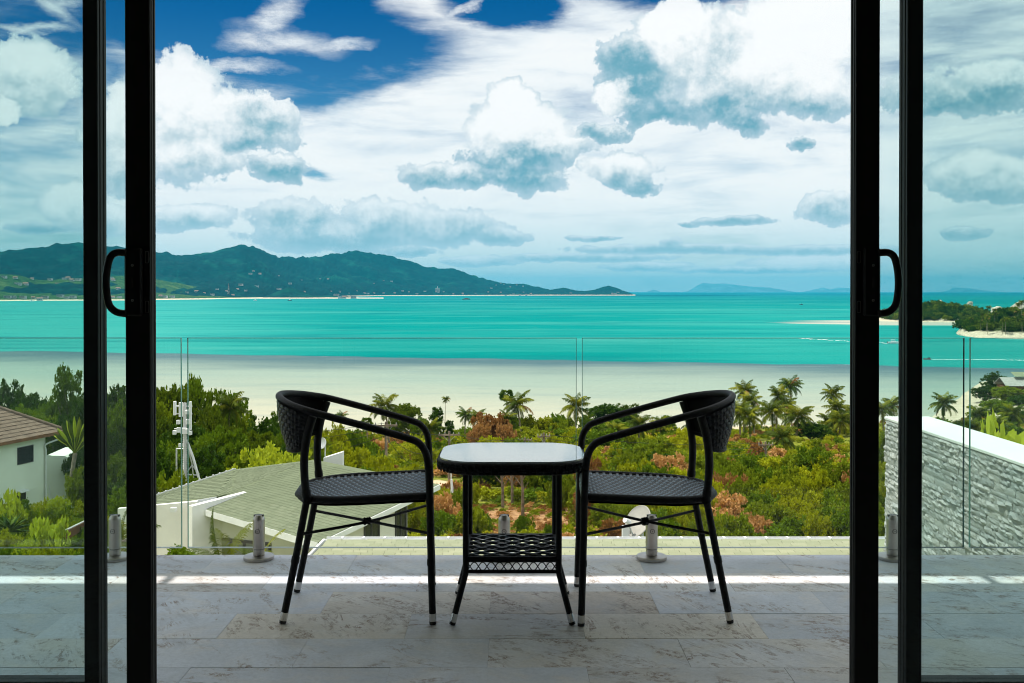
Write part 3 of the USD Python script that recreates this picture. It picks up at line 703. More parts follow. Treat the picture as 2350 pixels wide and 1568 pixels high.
    # woven back, a shallow bucket between the posts
    def back_S(u, v):
        th = (u - .5) * 2
        top = np.stack([-.150 - .121 * (1 - np.abs(th) ** 2.4), .213 * np.sin(th * np.pi / 2 * .97), .676 + .041 * (1 - np.abs(th) ** 2)], -1)
        bot = np.stack([-.166 - .070 * (1 - np.abs(th) ** 2.6), .184 * np.sin(th * np.pi / 2 * .97), .565 - .012 * (1 - np.abs(th) ** 4) + .0 * th], -1)
        w = v[:, None]; p = bot * (1 - w) + top * w
        p[:, 0] -= .010 * np.sin(np.pi * v) * (1 - th ** 2)
        n = np.stack([-np.cos(th * 1.1), np.sin(th * 1.1) * 1.0, np.full_like(th, -.3)], -1); n /= np.linalg.norm(n, axis=1, keepdims=True)
        return p, n
    w1, w2 = weave(back_S, 34, 11, .90, .88, .0026)
    w1.build('back_strands', M['rattan_back'], pr, 35); w2.build('back_weave', M['rattan_back'], pr, 35)
    p1, n1 = back_S(U.ravel(), V.ravel()); MB().add(p1 - n1 * .003, qd).build('back_lining', M['rattan'], pr, True)
    be = np.array(back_S(np.linspace(0, 1, 30), np.zeros(30))[0]); MB().tube(be, .0075, 8).build('back_rim', M['rattan'], pr, True)
ch = proto('wicker_chair'); make_chair(ch)
copy_of(ch, 'wicker_chair', 'black woven armchair left of the table, turned to the right', 'chair', (-.514, 3.382, 0.0006), 4.5, None, 'pair of black wicker chairs')
copy_of(ch, 'wicker_chair', 'black woven armchair right of the table, turned to the left', 'chair', (.472, 3.378, 0.0006), 178.0, None, 'pair of black wicker chairs')

# ------------------------------------------------------------------ side table
def rrect(wx, wy, r, n=10):
    out = []
    for cx, cy, a0 in ((wx - r, wy - r, 0), (-wx + r, wy - r, 90), (-wx + r, -wy + r, 180), (wx - r, -wy + r, 270)):
        for a in np.linspace(a0, a0 + 90, n): out.append((cx + r * math.cos(math.radians(a)), cy + r * math.sin(math.radians(a))))
    return np.array(out)
tb = thing('side_table', 'black wicker side table with pale glass top between the two chairs', 'table', (.001, 3.345, 0.0006))
ol = rrect(.2415, .2035, .125, 14)
from shapely.geometry import Polygon
gt = trimesh.creation.extrude_polygon(Polygon(ol * .985), .006, engine='earcut'); gt.apply_translation((0, 0, .5235))
MB().mesh(gt).build('glass_top', M['table_glass'], tb)
def ring(mb, off, z, r, sides=10):
    o = ol * (1 + off / .22); p = np.column_stack([o, np.full(len(o), z)]); p = np.vstack([p, p[:2]])
    return mb.tube(p, r, sides, False)
rimb = MB(); ring(rimb, -.004, .5165, .0085); ring(rimb, -.010, .504, .010); ring(rimb, -.014, .492, .0075)
rimb.build('top_rim', M['rattan'], tb, True)
wr = MB(); o2 = np.column_stack([ol, np.zeros(len(ol))]); per = np.vstack([o2, o2[:1]]); sl_ = np.concatenate([[0], np.cumsum(np.linalg.norm(np.diff(per, axis=0), axis=1))])
for k in range(150):
    s = sl_[-1] * (k + .5) / 150; c = np.array([np.interp(s, sl_, per[:, q]) for q in range(3)]); nrm = c * [1 / .2415 ** 2, 1 / .2035 ** 2, 0]; nrm /= np.linalg.norm(nrm)
    tq = np.array([-nrm[1], nrm[0], 0])
    z0, z1 = (.519, .503) if k % 2 else (.507, .490)
    wr.bar(c + nrm * .0045 + [0, 0, z0], c + nrm * .002 + [0, 0, z1], .0062, .003, up=nrm)
wr.build('rim_weave', M['rattan'], tb)
pan = trimesh.creation.extrude_polygon(Polygon(ol * .93), .012, engine='earcut'); pan.apply_translation((0, 0, .5085))
MB().mesh(pan).build('top_panel', M['rattan'], tb)
lx, ly = .1495, .150
for sx in (-1, 1):
    for sy in (-1, 1):
        lg = bez([(sx * lx, sy * ly, .505), (sx * lx, sy * ly, .40), (sx * lx, sy * ly, .24), (sx * lx, sy * ly, .175), (sx * (lx + .004), sy * (ly + .001), .150), (sx * (lx + .034), sy * (ly + .010), .036)], 34)
        MB().tube(lg, 0.0098, 12).build('leg', M['rattan'], tb, True)
        d = lg[-1] - lg[-2]; d /= np.linalg.norm(d)
        MB().tube([lg[-1] - d * .001, lg[-1] + d * .026], 0.0108, 14).build('foot_cap', M['chrome'], tb, 40)
        e = lg[-1] + d * .0262
        MB().tube([e, e + d * .0096], [.0108, .0098], 14).build('foot_pad', M['rubber'], tb, 40)
for sy in (-1, 1):
    MB().tube([(-lx, sy * ly, .208), (lx, sy * ly, .208)], .0098, 10).build('shelf_rail', M['rattan'], tb, True)
    MB().tube([(-lx, sy * ly, .168), (lx, sy * ly, .168)], .0062, 10).build('lower_rail', M['rattan'], tb, True)
    la = MB(); xx = np.linspace(-lx + .004, lx - .004, 111); ph = (xx + lx) / (2 * lx) * 5.5
    for o in (0, .5):
        la.tube(np.stack([xx, np.full_like(xx, sy * ly), .1845 + .0135 * np.cos(2 * np.pi * (ph + o) / 1.0 * 1.0)], -1), .0018, 6)
    la.build('lattice', M['rattan'], tb, True)
for sx in (-1, 1):
    MB().tube([(sx * lx, -ly, .208), (sx * lx, ly, .208)], .0098, 10).build('shelf_rail', M['rattan'], tb, True)
    MB().tube([(sx * lx, -ly, .168), (sx * lx, ly, .168)], .0062, 10).build('lower_rail', M['rattan'], tb, True)
def shelf_S(u, v):
    p = np.stack([(u - .5) * 2 * (lx - .006), (v - .5) * 2 * (ly - .006), np.full_like(u, .212)], -1)
    return p, np.tile(np.array([0, 0, 1.0]), (len(u), 1))
sh1 = MB()
for c in np.linspace(-.118, .118, 8):
    for d in (-.0048, .0048):
        t = np.linspace(-ly + .006, ly - .006, 49); h = .0022 * np.cos(t / (2 * ly) * np.pi * 12)
        v = np.stack([np.stack([np.full_like(t, c + d - .0042), t, .2135 + h], -1), np.stack([np.full_like(t, c + d + .0042), t, .2135 + h], -1)], 1).reshape(-1, 3)
        i = np.arange(48) * 2; sh1.add(v, np.stack([i, i + 1, i + 3, i + 2], 1))
for r, t0 in enumerate(np.linspace(-ly + .02, ly - .02, 11)):
    xx = np.linspace(-lx + .006, lx - .006, 65); h = .0030 * np.cos((xx / .236 * 7 + r) * np.pi)
    sh1.tube(np.stack([xx, np.full_like(xx, t0) + .0015 * np.sin(xx * 90 + r), .2135 + h], -1), .0048, 6)
sh1.build('shelf_weave', M['rattan_shelf'], tb, 35)

# ------------------------------------------------------------------ land and sea
SEA = -28.93
PY = [0, 4, 10, 20, 35, 50, 67, 85, 100, 140, 170, 190, 203, 214, 236, 420, 600]
PZ = [-5, -5.4, -6.4, -8, -9.8, -12, -14.6, -16.2, -17.2, -21, -24.5, -26.6, -28.2, -29.3, -30.6, -31.5, -33]
def ground(x, y):
    x, y = np.asarray(x, float), np.asarray(y, float)
    yy = y - 6 * np.sin(x / 37.0) * np.clip((y - 60) / 100, 0, 1) - np.clip((x - 30) / 60, 0, 1) * 14 * np.clip((y - 120) / 80, 0, 1) - np.clip((-30 - x) / 60, 0, 1) * 18 * np.clip((y - 120) / 80, 0, 1)
    z = np.interp(yy, PY, PZ)
    land = (x - (97 + np.clip(y - 232, -60, 200) * .60)) * .07
    land = np.clip(land, -3, 6.5) - np.clip((y - 330) / 20, 0, 6)
    z = np.where(y > 140, np.maximum(z, np.clip(SEA + land, -33, -20)), z)
    pts = np.stack([x / 9, y / 9, np.zeros_like(x)], -1)
    z = z + (meshkit.fbm(pts, 3, 4) - .5) * 1.2 * np.clip((y - 10) / 25, 0, 1) * np.clip((215 - y) / 60, .12, 1)
    return z
gx = np.concatenate([np.linspace(-420, -70, 30), np.linspace(-68, 68, 100), np.linspace(72, 420, 60)])
gyv = np.concatenate([np.linspace(4.06, 30, 20), np.linspace(31, 120, 90), np.linspace(122, 420, 90)])
GX, GY = np.meshgrid(gx, gyv, indexing='ij')
GV = np.stack([GX, GY, ground(GX, GY)], -1).reshape(-1, 3)
i, j = np.meshgrid(np.arange(len(gx) - 1), np.arange(len(gyv) - 1), indexing='ij'); w_ = len(gyv)
GF = np.stack([i * w_ + j, (i + 1) * w_ + j, (i + 1) * w_ + j + 1, i * w_ + j + 1], -1).reshape(-1, 4)
def soil():
    g = NG(); pos = g('geometry', 'position'); x = g('separate_xyz', 'x', vector=pos); y = g.out(x, 'y'); z = g.out(x, 'z')
    n = g.noise(pos, 0.5, 6.0, 0.65); n2 = g.noise(pos, 2.5, 5.0, 0.7)
    grass = g.mix(g.ss(n2, 0.3, 0.7), (0.07, 0.10, 0.010), (0.24, 0.25, 0.025))
    grass = g.mix(g.ss(n, 0.52, 0.68, 0, 0.6), grass, (0.17, 0.12, 0.06))
    dirt = g.mix(g.ss(n2, 0.3, 0.7), (0.20, 0.105, 0.045), (0.44, 0.26, 0.13))
    def disc(cx, cy, rx, ry):
        q = g('vector_math', 'vector', math_type='multiply', vector1=g('vector_math', 'vector', math_type='subtract', vector1=pos, vector2=(cx, cy, 0)), vector2=(1 / rx, 1 / ry, 0))
        d = g('vector_math', 'value', math_type='length', vector1=q)
        return g.ss(g.math('multiply_add', g.math('subtract', n, 0.5), 0.9, d), 1.05, 0.85)
    c = g.mix(disc(4.5, 67, 11, 10), grass, dirt)
    c = g.mix(g.math('maximum', disc(-6.8, 88, 1.3, 4.0), disc(-5.6, 84, .8, 3.0)), c, (0.55, 0.42, 0.27))
    sand = g.mix(g.ss(n, 0.35, 0.65), (0.44, 0.36, 0.25), (0.58, 0.49, 0.36))
    c = g.mix(g.ss(g.math('multiply_add', g.math('subtract', n, 0.5), 1.5, z), -26.6, -27.6), c, sand)
    g('principled_bsdf', 'BSDF', base_color=c, roughness=0.95, specular_ior_level=0.1)
    return g.make('soil', surface='n%d.BSDF' % g.k)
M['soil'] = soil()
tag(MB().add(GV, GF).build('hillside', M['soil'], None, True), kind='structure')

def water():
    g = NG(); pos = g('geometry', 'position'); x = g('separate_xyz', 'x', vector=pos); y = g.out(x, 'y')
    lx_ = g.noise(g.map(pos, (.006, .02, 0)), 1.0, 6.0, 0.6)
    fine = g.noise(g.map(pos, (.018, .085, 0)), 1.0, 7.0, 0.72)
    # distance from the edge of the reef flat, positive towards the open bay
    edge = g.math('multiply_add', x, 0.24, g.math('subtract', y, 437.0))
    edge = g.math('multiply_add', g.math('subtract', g.noise(g.map(pos, (.02, .02, 0)), 1.0, 4.0), 0.5), 34.0, edge)
    bay = g.mix(g.ss(y, 430.0, 3800.0), (0.0, 0.188, 0.174), (0.0, 0.152, 0.160))
    bay = g.mix(g.ss(y, 3600.0, 8500.0), bay, (0.0, 0.115, 0.16))
    # paler water to the left and over sand banks
    side = g.ss(g.math('divide', x, g.math('maximum', y, 1.0)), -0.12, -0.42)
    bay = g.mix(g.math('multiply', side, 0.75), bay, (0.045, 0.30, 0.27))
    right = g.math('multiply', g.ss(g.math('divide', x, g.math('maximum', y, 1.0)), 0.08, 0.3), g.ss(y, 2600.0, 900.0))
    bay = g.mix(g.math('multiply', right, 0.5), bay, (0.02, 0.265, 0.235))
    band = g.ss(g.noise(g.map(pos, (.0011, .0050, 0)), 1.0, 6.0, 0.62, 0.5), 0.46, 0.64)
    bay = g.mix(g.math('multiply', band, 0.42), bay, (0.055, 0.29, 0.255))
    bay = g.mix(g.math('multiply', g.ss(fine, 0.50, 0.70), 0.34), bay, (0.03, 0.285, 0.255))
    bay = g.mix(g.math('multiply', g.ss(fine, 0.46, 0.30), 0.5), bay, (0.0, 0.155, 0.155))
    mid_n = g.noise(g.map(pos, (.0035, .013, 0)), 1.0, 7.0, 0.68, 0.6)
    bay = g.mix(g.ss(mid_n, 0.50, 0.36, 0, 0.55), bay, (0.0, 0.135, 0.145))
    bay = g.mix(g.ss(mid_n, 0.54, 0.70, 0, 0.40), bay, (0.07, 0.30, 0.265))
    # reef flat: grey weed at its rim, sand towards the shore
    r = g.math('multiply', edge, -1.0)
    flat = g.mix(g.ss(g.math('multiply_add', g.math('subtract', lx_, 0.5), 120.0, r), 0.0, 105.0), (0.068, 0.128, 0.148), (0.24, 0.305, 0.262))
    flat = g.mix(g.ss(g.math('multiply_add', g.math('subtract', lx_, 0.5), 70.0, r), 105.0, 215.0), flat, (0.395, 0.385, 0.30))
    flat = g.mix(g.math('multiply', g.ss(fine, 0.48, 0.7), 0.4), flat, (0.16, 0.23, 0.23))
    flat = g.mix(g.ss(r, 9.0, 0.0, 0, 0.55), flat, (0.05, 0.12, 0.14))
    c = g.mix(g.ss(edge, -3.0, 3.0), flat, bay)
    # sand spit reaching out from the islets
    def bank(cx, cy, rx, ry, amt, col, lo=1.0, hi=0.6):
        q = g('vector_math', 'vector', math_type='multiply', vector1=g('vector_math', 'vector', math_type='subtract', vector1=pos, vector2=(cx, cy, 0)), vector2=(1 / rx, 1 / ry, 0))
        d = g('vector_math', 'value', math_type='length', vector1=q)
        d = g.math('multiply_add', g.math('subtract', lx_, 0.5), 0.9, d)
        return g.mix(g.ss(d, lo, hi, 0, amt), c, col)
    c = bank(400, 950, 150, 105, 0.95, (0.38, 0.38, 0.31))
    c = bank(300, 960, 62, 22, 0.8, (0.20, 0.255, 0.24))
    c = bank(300, 925, 55, 15, 0.7, (0.40, 0.40, 0.33))
    c = bank(440, 640, 160, 70, 0.85, (0.28, 0.345, 0.30))
    c = bank(700, 6400, 900, 550, 0.85, (0.0, 0.045, 0.07), 1.0, 0.8)
    c = bank(-330, 640, 240, 14, 0.6, (0.0, 0.10, 0.12), 1.0, 0.5)
    c = bank(1500, 9000, 3000, 500, 0.6, (0.0, 0.08, 0.13), 1.0, 0.7)
    hgt = g.math('add', g.noise(g.map(pos, (.22, .6, 0)), 1.0, 4.0, 0.6), g.math('multiply', g.noise(g.map(pos, (.03, .08, 0)), 1.0, 3.0), 2.0))
    b = g('bump', 'normal', height=hgt, strength=0.6, distance=0.6)
    spk = g.math('multiply', g.ss(g.noise(g.map(pos, (.05, .12, 0)), 1.0, 5.0, 0.7), 0.66, 0.70), g.math('multiply', g.ss(edge, -5.0, 0.0), g.ss(edge, 8.0, 2.0)))
    caps = g.math('multiply', g.ss(g.noise(g.map(pos, (.03, .16, 0)), 1.0, 6.0, 0.75), 0.70, 0.74), g.ss(y, 2600.0, 700.0, 0, 0.6))
    c = g.mix(g.math('maximum', spk, caps), c, (0.7, 0.75, 0.74))
    dd = g('diffuse_bsdf', 'BSDF', color=c, normal=b)
    gl = g('glossy_bsdf', 'BSDF', color=(1, 1, 1), roughness=0.25, normal=b)
    g('mix_closure', 'closure', fac=0.012, closure1=dd, closure2=gl)
    return g.make('water', surface='n%d.closure' % g.k)
M['water'] = water()
rr = np.concatenate([[1.0], np.geomspace(120, 30000, 70)]); an = np.linspace(0, 2 * np.pi, 181)[:-1]
RR, AN = np.meshgrid(rr, an, indexing='ij')
i, j = np.meshgrid(np.arange(len(rr) - 1), np.arange(180), indexing='ij')
sf = np.stack([i * 180 + j, (i + 1) * 180 + j, (i + 1) * 180 + (j + 1) % 180, i * 180 + (j + 1) % 180], -1).reshape(-1, 4)
tag(MB().add(np.stack([RR * np.sin(AN), RR * np.cos(AN), np.full_like(RR, SEA)], -1).reshape(-1, 3), sf[:, ::-1]).build('sea', M['water'], None), kind='structure')

# the hills across the bay
def forest(name, a, b, c3, sc, sand=True, hazy=None):
    g = NG(); pos = g('geometry', 'position'); z = g('separate_xyz', 'z', vector=pos)
    v = g('voronoi_texture', 'distance', vector=pos, scale=sc, detail=1.0)
    n = g.noise(pos, sc * 0.12, 6.0, 0.65); n2 = g.noise(pos, sc * 0.6, 4.0, 0.65)
    c = g.mix(g.ss(n2, 0.3, 0.7), a, b)
    c = g.mix(g.ss(v, 0.2, 0.9, 0.0, 0.55), c, tuple(q * .45 for q in a))
    c = g.mix(g.ss(n, 0.52, 0.70, 0, 0.6), c, c3)
    if sand: c = g.mix(g.ss(g.math('multiply_add', g.math('subtract', n2, .5), 3.0, z), SEA + 4.5, SEA + 2.6), c, (0.62, 0.52, 0.38))
    b_ = g('bump', 'normal', height=g.math('subtract', n2, v), strength=0.9, distance=3.0)
    g('principled_bsdf', 'BSDF', base_color=c, roughness=0.95, specular_ior_level=0.05, normal=b_)
    M[name] = g.make(name, surface='n%d.BSDF' % g.k)
forest('hill_forest', (0.0, 0.018, 0.024), (0.002, 0.052, 0.050), (0.008, 0.085, 0.058), 0.045)
forest('foothill_forest', (0.020, 0.075, 0.022), (0.070, 0.145, 0.045), (0.12, 0.18, 0.06), 0.08)
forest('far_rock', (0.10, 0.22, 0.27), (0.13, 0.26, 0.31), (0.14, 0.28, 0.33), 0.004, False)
def ridge(name, sky, r0, r1, depth, mat, na=420, nr=46, rough=9.0, seed=1, power=0.85, beach=True):
    """A range of hills: sky = skyline points in view, r0/r1 = distance of shore and crest along the range."""
    sky = np.array(sky, float); px = np.linspace(sky[0, 0], sky[-1, 0], na)
    py = np.interp(px, sky[:, 0], sky[:, 1]); t = (px - px[0]) / (px[-1] - px[0])
    ra = np.interp(px, *np.array(r0, float).T); rb = np.interp(px, *np.array(r1, float).T)
    az = np.arctan((px - CX) / F)
    top = EYE + (HZ - py) / F * rb * np.cos(az) * 1.0
    V = np.zeros((na, nr, 3)); u = np.linspace(0, 1.5, nr)
    for k in range(nr):
        r = ra + (rb - ra) * u[k] if u[k] <= 1 else rb + (u[k] - 1) * depth
        h = np.where(u[k] <= 1, np.clip((u[k] - .04) / .96, 0, 1) ** power, np.clip(1 - ((u[k] - 1) * 1.6) ** 1.2, 0, 1))
        x, y = r * np.sin(az), r * np.cos(az)
        q = np.stack([x / 330, y / 330, np.full_like(x, seed)], -1)
        rid = 1 - np.abs(2 * meshkit.fbm(q, 4, seed) - 1)
        e = np.sin(np.pi * np.clip(u[k], 0, 1)) if u[k] < 1 else 0
        hh = (top - SEA) * h * (1 - .62 * e * (rid - .2))
        q2 = np.stack([x / 60, y / 60, np.full_like(x, seed)], -1)
        hh = hh + (meshkit.fbm(q2, 3, seed + 5) - .5) * rough * np.clip(hh / 25, 0, 1)
        V[:, k] = np.stack([x, y, SEA + (1.4 if beach else -1.0) * (u[k] > .015) - 1.0 * (u[k] <= .015) + np.maximum(hh, 0)], -1)
    i, j = np.meshgrid(np.arange(na - 1), np.arange(nr - 1), indexing='ij')
    f = np.stack([i * nr + j, (i + 1) * nr + j, (i + 1) * nr + j + 1, i * nr + j + 1], -1).reshape(-1, 4)
    tag(MB().add(V.reshape(-1, 3), f).build(name, M[mat], None, True), kind='structure')
    return V
H1 = ridge('hill_range', [(-260, 600), (-120, 592), (0, 577), (90, 567), (187, 558), (215, 562), (250, 566), (300, 572), (360, 577), (400, 584), (440, 586), (480, 578), (520, 570), (552, 564), (578, 567), (600, 575), (622, 586), (650, 592), (700, 592), (740, 588), (775, 582), (803, 577), (850, 581), (880, 585), (905, 592), (950, 604), (975, 613), (1010, 616), (1040, 617), (1075, 630), (1100, 638), (1130, 645), (1160, 652), (1205, 653), (1240, 661), (1262, 666)],
           [(-260, 3000), (0, 3420), (300, 3500), (600, 4300), (870, 6300), (1262, 7200)], [(-260, 5200), (200, 5600), (560, 6200), (800, 7600), (1262, 8600)], 2500, 'hill_forest', rough=34)
H2 = ridge('foothill', [(-260, 620), (-100, 618), (0, 629), (40, 633), (90, 643), (150, 640), (200, 640), (260, 634), (330, 632), (365, 642), (420, 652), (480, 664), (560, 676), (620, 684)], [(-260, 2960), (0, 3380), (300, 3460), (620, 4250)], [(-260, 3700), (100, 4100), (300, 4200), (620, 4700)], 700, 'foothill_forest', 300, 30, 12, 3)
H3 = ridge('wooded_knoll', [(595, 687), (615, 679), (640, 668), (662, 660), (680, 664), (700, 672), (720, 678), (760, 679), (800, 681), (830, 685), (880, 687)], [(595, 4150), (880, 4150)], [(595, 4300), (880, 4350)], 200, 'hill_forest', 160, 20, 7, 6)
H4 = ridge('headland_hill', [(1190, 672), (1230, 668), (1262, 666), (1292, 661), (1320, 667), (1340, 669), (1365, 665), (1385, 659), (1397, 656), (1412, 660), (1428, 667), (1445, 673), (1458, 678)], [(1190, 7150), (1458, 7150)], [(1190, 7700), (1458, 7600)], 500, 'hill_forest', 200, 22, 9, 8)
ridge('far_island', [(1478, 672), (1490, 668), (1499, 665), (1508, 667), (1518, 672)], [(1478, 24000), (1518, 24000)], [(1478, 24600), (1518, 24600)], 500, 'far_rock', 40, 10, 10, 2, beach=False)
ridge('far_island', [(1560, 672), (1580, 668), (1600, 655), (1612, 649), (1640, 651), (1665, 650), (1700, 655), (1730, 658), (1760, 659), (1790, 664), (1830, 671)], [(1560, 25000), (1830, 25000)], [(1560, 26000), (1830, 26000)], 900, 'far_rock', 120, 14, 14, 3, beach=False)
ridge('far_island', [(1840, 671), (1870, 664), (1890, 660), (1905, 664), (1925, 660), (1945, 661), (1985, 668), (2000, 671)], [(1840, 26000), (2000, 26000)], [(1840, 27000), (2000, 27000)], 900, 'far_rock', 90, 14, 14, 5, beach=False)
ridge('far_island', [(2160, 671), (2178, 666), (2186, 659), (2215, 661), (2250, 666), (2290, 670), (2330, 672)], [(2160, 26500), (2330, 26500)], [(2160, 27500), (2330, 27500)], 900, 'far_rock', 90, 14, 14, 7, beach=False)

# two wooded islets off the right shore
def islet(name, px0, px1, r0, r1, sky, seed, mat='islet_ground'):
    sky = np.array(sky, float); na, nr = 90, 24
    px = np.linspace(px0, px1, na); t = np.linspace(0, 1, na); az = np.arctan((px - CX) / F); u = np.linspace(0, 1, nr)
    rmid = (r0 + r1) / 2; wob = (meshkit.fbm(np.stack([t * 7, t * 0 + seed, t * 0], -1), 3, seed) - .5)
    a = r0 + (r1 - r0) * .5 * (1 - np.sqrt(np.clip(1 - (2 * t - 1) ** 4, 0, 1))) + wob * 12; b = r1 - (r1 - r0) * .5 * (1 - np.sqrt(np.clip(1 - (2 * t - 1) ** 4, 0, 1)))
    top = EYE + (HZ - np.interp(px, sky[:, 0], sky[:, 1])) / F * rmid - 5.0
    V = np.zeros((na, nr, 3))
    for k in range(nr):
        r = a + (b - a) * u[k]; h = np.clip(np.minimum(u[k] - .10, .95 - u[k]) / .4, 0, 1) ** .8
        z = SEA - 1.0 + 1.9 * np.clip(min(u[k], 1 - u[k]) / .05, 0, 1) * np.clip(np.minimum(t, 1 - t) / .03, 0, 1) + np.maximum(top - SEA, 0) * h * np.clip(np.minimum(t, 1 - t) / .06, 0, 1)
        V[:, k] = np.stack([r * np.sin(az), r * np.cos(az), z], -1)
    i, j = np.meshgrid(np.arange(na - 1), np.arange(nr - 1), indexing='ij')
    f = np.stack([i * nr + j, (i + 1) * nr + j, (i + 1) * nr + j + 1, i * nr + j + 1], -1).reshape(-1, 4)
    tag(MB().add(V.reshape(-1, 3), f).build(name, M[mat], None, True), kind='structure')
    return V
forest('islet_ground', (0.03, 0.05, 0.015), (0.09, 0.11, 0.03), (0.12, 0.12, 0.05), 0.2)
I1 = islet('wooded_islet', 1985, 2300, 1045, 1180, [(1985, 735), (2020, 712), (2060, 704), (2100, 698), (2140, 692), (2170, 696), (2200, 699), (2230, 703), (2260, 712), (2300, 722)], 3)
I2 = islet('palm_islet', 2192, 2480, 700, 860, [(2192, 735), (2240, 722), (2280, 714), (2300, 706), (2340, 702), (2400, 700), (2480, 712)], 5)

# haze over the bay: one closed box of thin, even air round everything
g = NG(); g('principled_volume', 'volume', color=(0.03, 0.50, 0.74), density=4.3e-5, anisotropy=0.0)
M['air'] = g.make('air', volume='n%d.volume' % g.k)
tag(MB().box((-30500, -30500, -36), (30500, 30500, 420)).build('haze', M['air'], None), kind='stuff')

# ------------------------------------------------------------------ plants: one of each kind, then copies
def leaf_cards(c, out, size, rg, aspect=0.42, droop=0.05):
    """Leaf-sized faces at the points c, pointing roughly along out."""
    n = len(c); a = out + rg.normal(0, .5, (n, 3)) - np.array([0, 0, droop]); a /= np.linalg.norm(a, axis=1, keepdims=True)
    b = np.cross(a, rg.normal(0, 1, (n, 3)) + np.array([0, 0, .6])); b /= np.linalg.norm(b, axis=1, keepdims=True) + 1e-9
    s = size * rg.uniform(.6, 1.35, n)[:, None]; up = np.cross(a, b)
    v = np.stack([c - a * s * .5, c + b * s * aspect + up * s * .12, c + a * s * .5, c - b * s * aspect + up * s * .12], 1).reshape(-1, 3)
    k = np.arange(n)[:, None] * 4
    return v, np.vstack([np.hstack([k, k + 1, k + 2]), np.hstack([k, k + 2, k + 3])])
def crown_mesh(rg, H, R, lobes, n, leafsize, z0, flat=1.0, lobe_r=(.24, .42), dens=.62):
    cs, rs = [], []
    for k in range(lobes):
        for _ in range(40):
            u = rg.normal(0, 1, 3); u /= np.linalg.norm(u); q = u * rg.uniform(.25, .82) ** .6
            c = np.array([q[0] * R, q[1] * R, z0 + (H - z0) * (.5 + .46 * q[2] * flat)])
            if not cs or min(np.linalg.norm((c - o) / [R, R, H - z0]) for o in cs) > .16: break
        cs.append(c); rs.append(R * rg.uniform(*lobe_r) * (1.12 - .35 * max(0, q[2])))
    P_, O_ = [], []
    w = np.array(rs) ** 2; w /= w.sum()
    for c, r, wk in zip(cs, rs, w):
        m = max(12, int(n * wk))
        nt = max(5, m // 30); tc = rg.normal(0, 1, (nt, 3)); tc[:, 2] += .45; tc /= np.linalg.norm(tc, axis=1, keepdims=True)
        which = rg.integers(0, nt, m); tb = 1 + .34 * (rg.random(nt) - .5) * 2; off = rg.normal(0, 1, (m, 3)); off /= np.linalg.norm(off, axis=1, keepdims=True) + 1e-9
        tr = leafsize * 1.3 * rg.uniform(.7, 1.35, nt)
        p = c + tc[which] * (r * tb[which])[:, None] * [1, 1, .84] + off * (tr[which] * rg.uniform(.15, 1, m) ** .6)[:, None]
        P_.append(p); O_.append(off * .75 + tc[which] * .6 + np.array([0, 0, .25]))
    for _ in range(max(10, n // 180)):                      # sprigs that break the outline
        k = rg.integers(len(cs)); u = rg.normal(0, 1, 3); u[2] = abs(u[2]) + .25; u /= np.linalg.norm(u); t = np.linspace(.85, 1.2 + .25 * rg.random(), 11)[:, None]
        P_.append(cs[k] + u * rs[k] * t + rg.normal(0, .035 * R, (11, 3))); O_.append(np.repeat(u[None], 11, 0))
    p, o = np.vstack(P_), np.vstack(O_); ok = p[:, 2] > .05
    return leaf_cards(p[ok], o[ok], leafsize, rg), cs
def broadleaf(name, seed, H, R, lobes, n, leafsize, mat, z0=.28, trunk=True, flat=1.0, lobe_r=(.24, .42)):
    rg = np.random.default_rng(seed); pr = proto(name)
    (v, f), cs = crown_mesh(rg, H, R, lobes, n, leafsize, H * z0, flat, lobe_r)
    MB().add(v, f).build('crown', M[mat], pr)
    if trunk:
        tb_ = MB(); fork = np.array([rg.normal(0, .1), rg.normal(0, .1), H * max(.2, z0 * .9)])
        tb_.tube(bez([(0, 0, -.6), (fork[0] * .3, fork[1] * .3, fork[2] * .5), fork], 8), np.linspace(.032, .024, len(bez([(0, 0, 0), (0, 0, 1), (0, 0, 2)], 8))) * H * .8, 8)
        for c in cs[:max(5, lobes // 2)]:
            mid = (fork + c) / 2 + rg.normal(0, .05 * H, 3)
            tb_.tube([fork, mid, c], np.array([.016, .010, .004]) * H * .8, 6)
        tb_.build('trunk', M['bark'], pr, True)
    return dict(p=pr, H=H, R=R, n=name)
K = {}
K['dark'] = [broadleaf('dense_tree', s, 9, 3.6, 26, 9500, .34, 'leaf_dark', .22) for s in (21, 22)]
K['mid'] = [broadleaf('leafy_tree', s, 8, 3.4, 24, 8500, .34, 'leaf_mid', .2) for s in (31, 32)]
K['open'] = [broadleaf('open_tree', 41, 11, 3.2, 26, 5200, .36, 'leaf_mid', .30, True, 1.0, (.16, .28))]
K['slim'] = [broadleaf('slender_tree', 51, 9, 1.5, 18, 3000, .30, 'leaf_dark', .2, True, 1.1, (.28, .5))]
K['bush_yellow'] = [broadleaf('yellow_bush', s, 3.2, 2.3, 20, 5000, .24, 'leaf_yellow', .0, False, .9) for s in (61, 62)]
K['bush_mid'] = [broadleaf('green_bush', s, 3.2, 2.3, 20, 5000, .24, 'leaf_mid', .0, False, .9) for s in (71, 72)]
K['bush_mixed'] = [broadleaf('mixed_bush', s, 3.2, 2.3, 20, 5000, .24, 'leaf_mixed', .0, False, .9) for s in (81, 82)]
K['bush_brown'] = [broadleaf('withered_bush', s, 3.0, 2.2, 18, 4200, .22, 'leaf_brown', .0, False, .9) for s in (91,)]
K['lime'] = [broadleaf('lime_bush', 95, 3.4, 2.8, 26, 7000, .22, 'leaf_lime', .0, False, .8)]
K['bigleaf'] = [broadleaf('big_leaf_shrub', 97, 3.2, 1.8, 16, 900, .42, 'leaf_lime', .1, True, .9)]

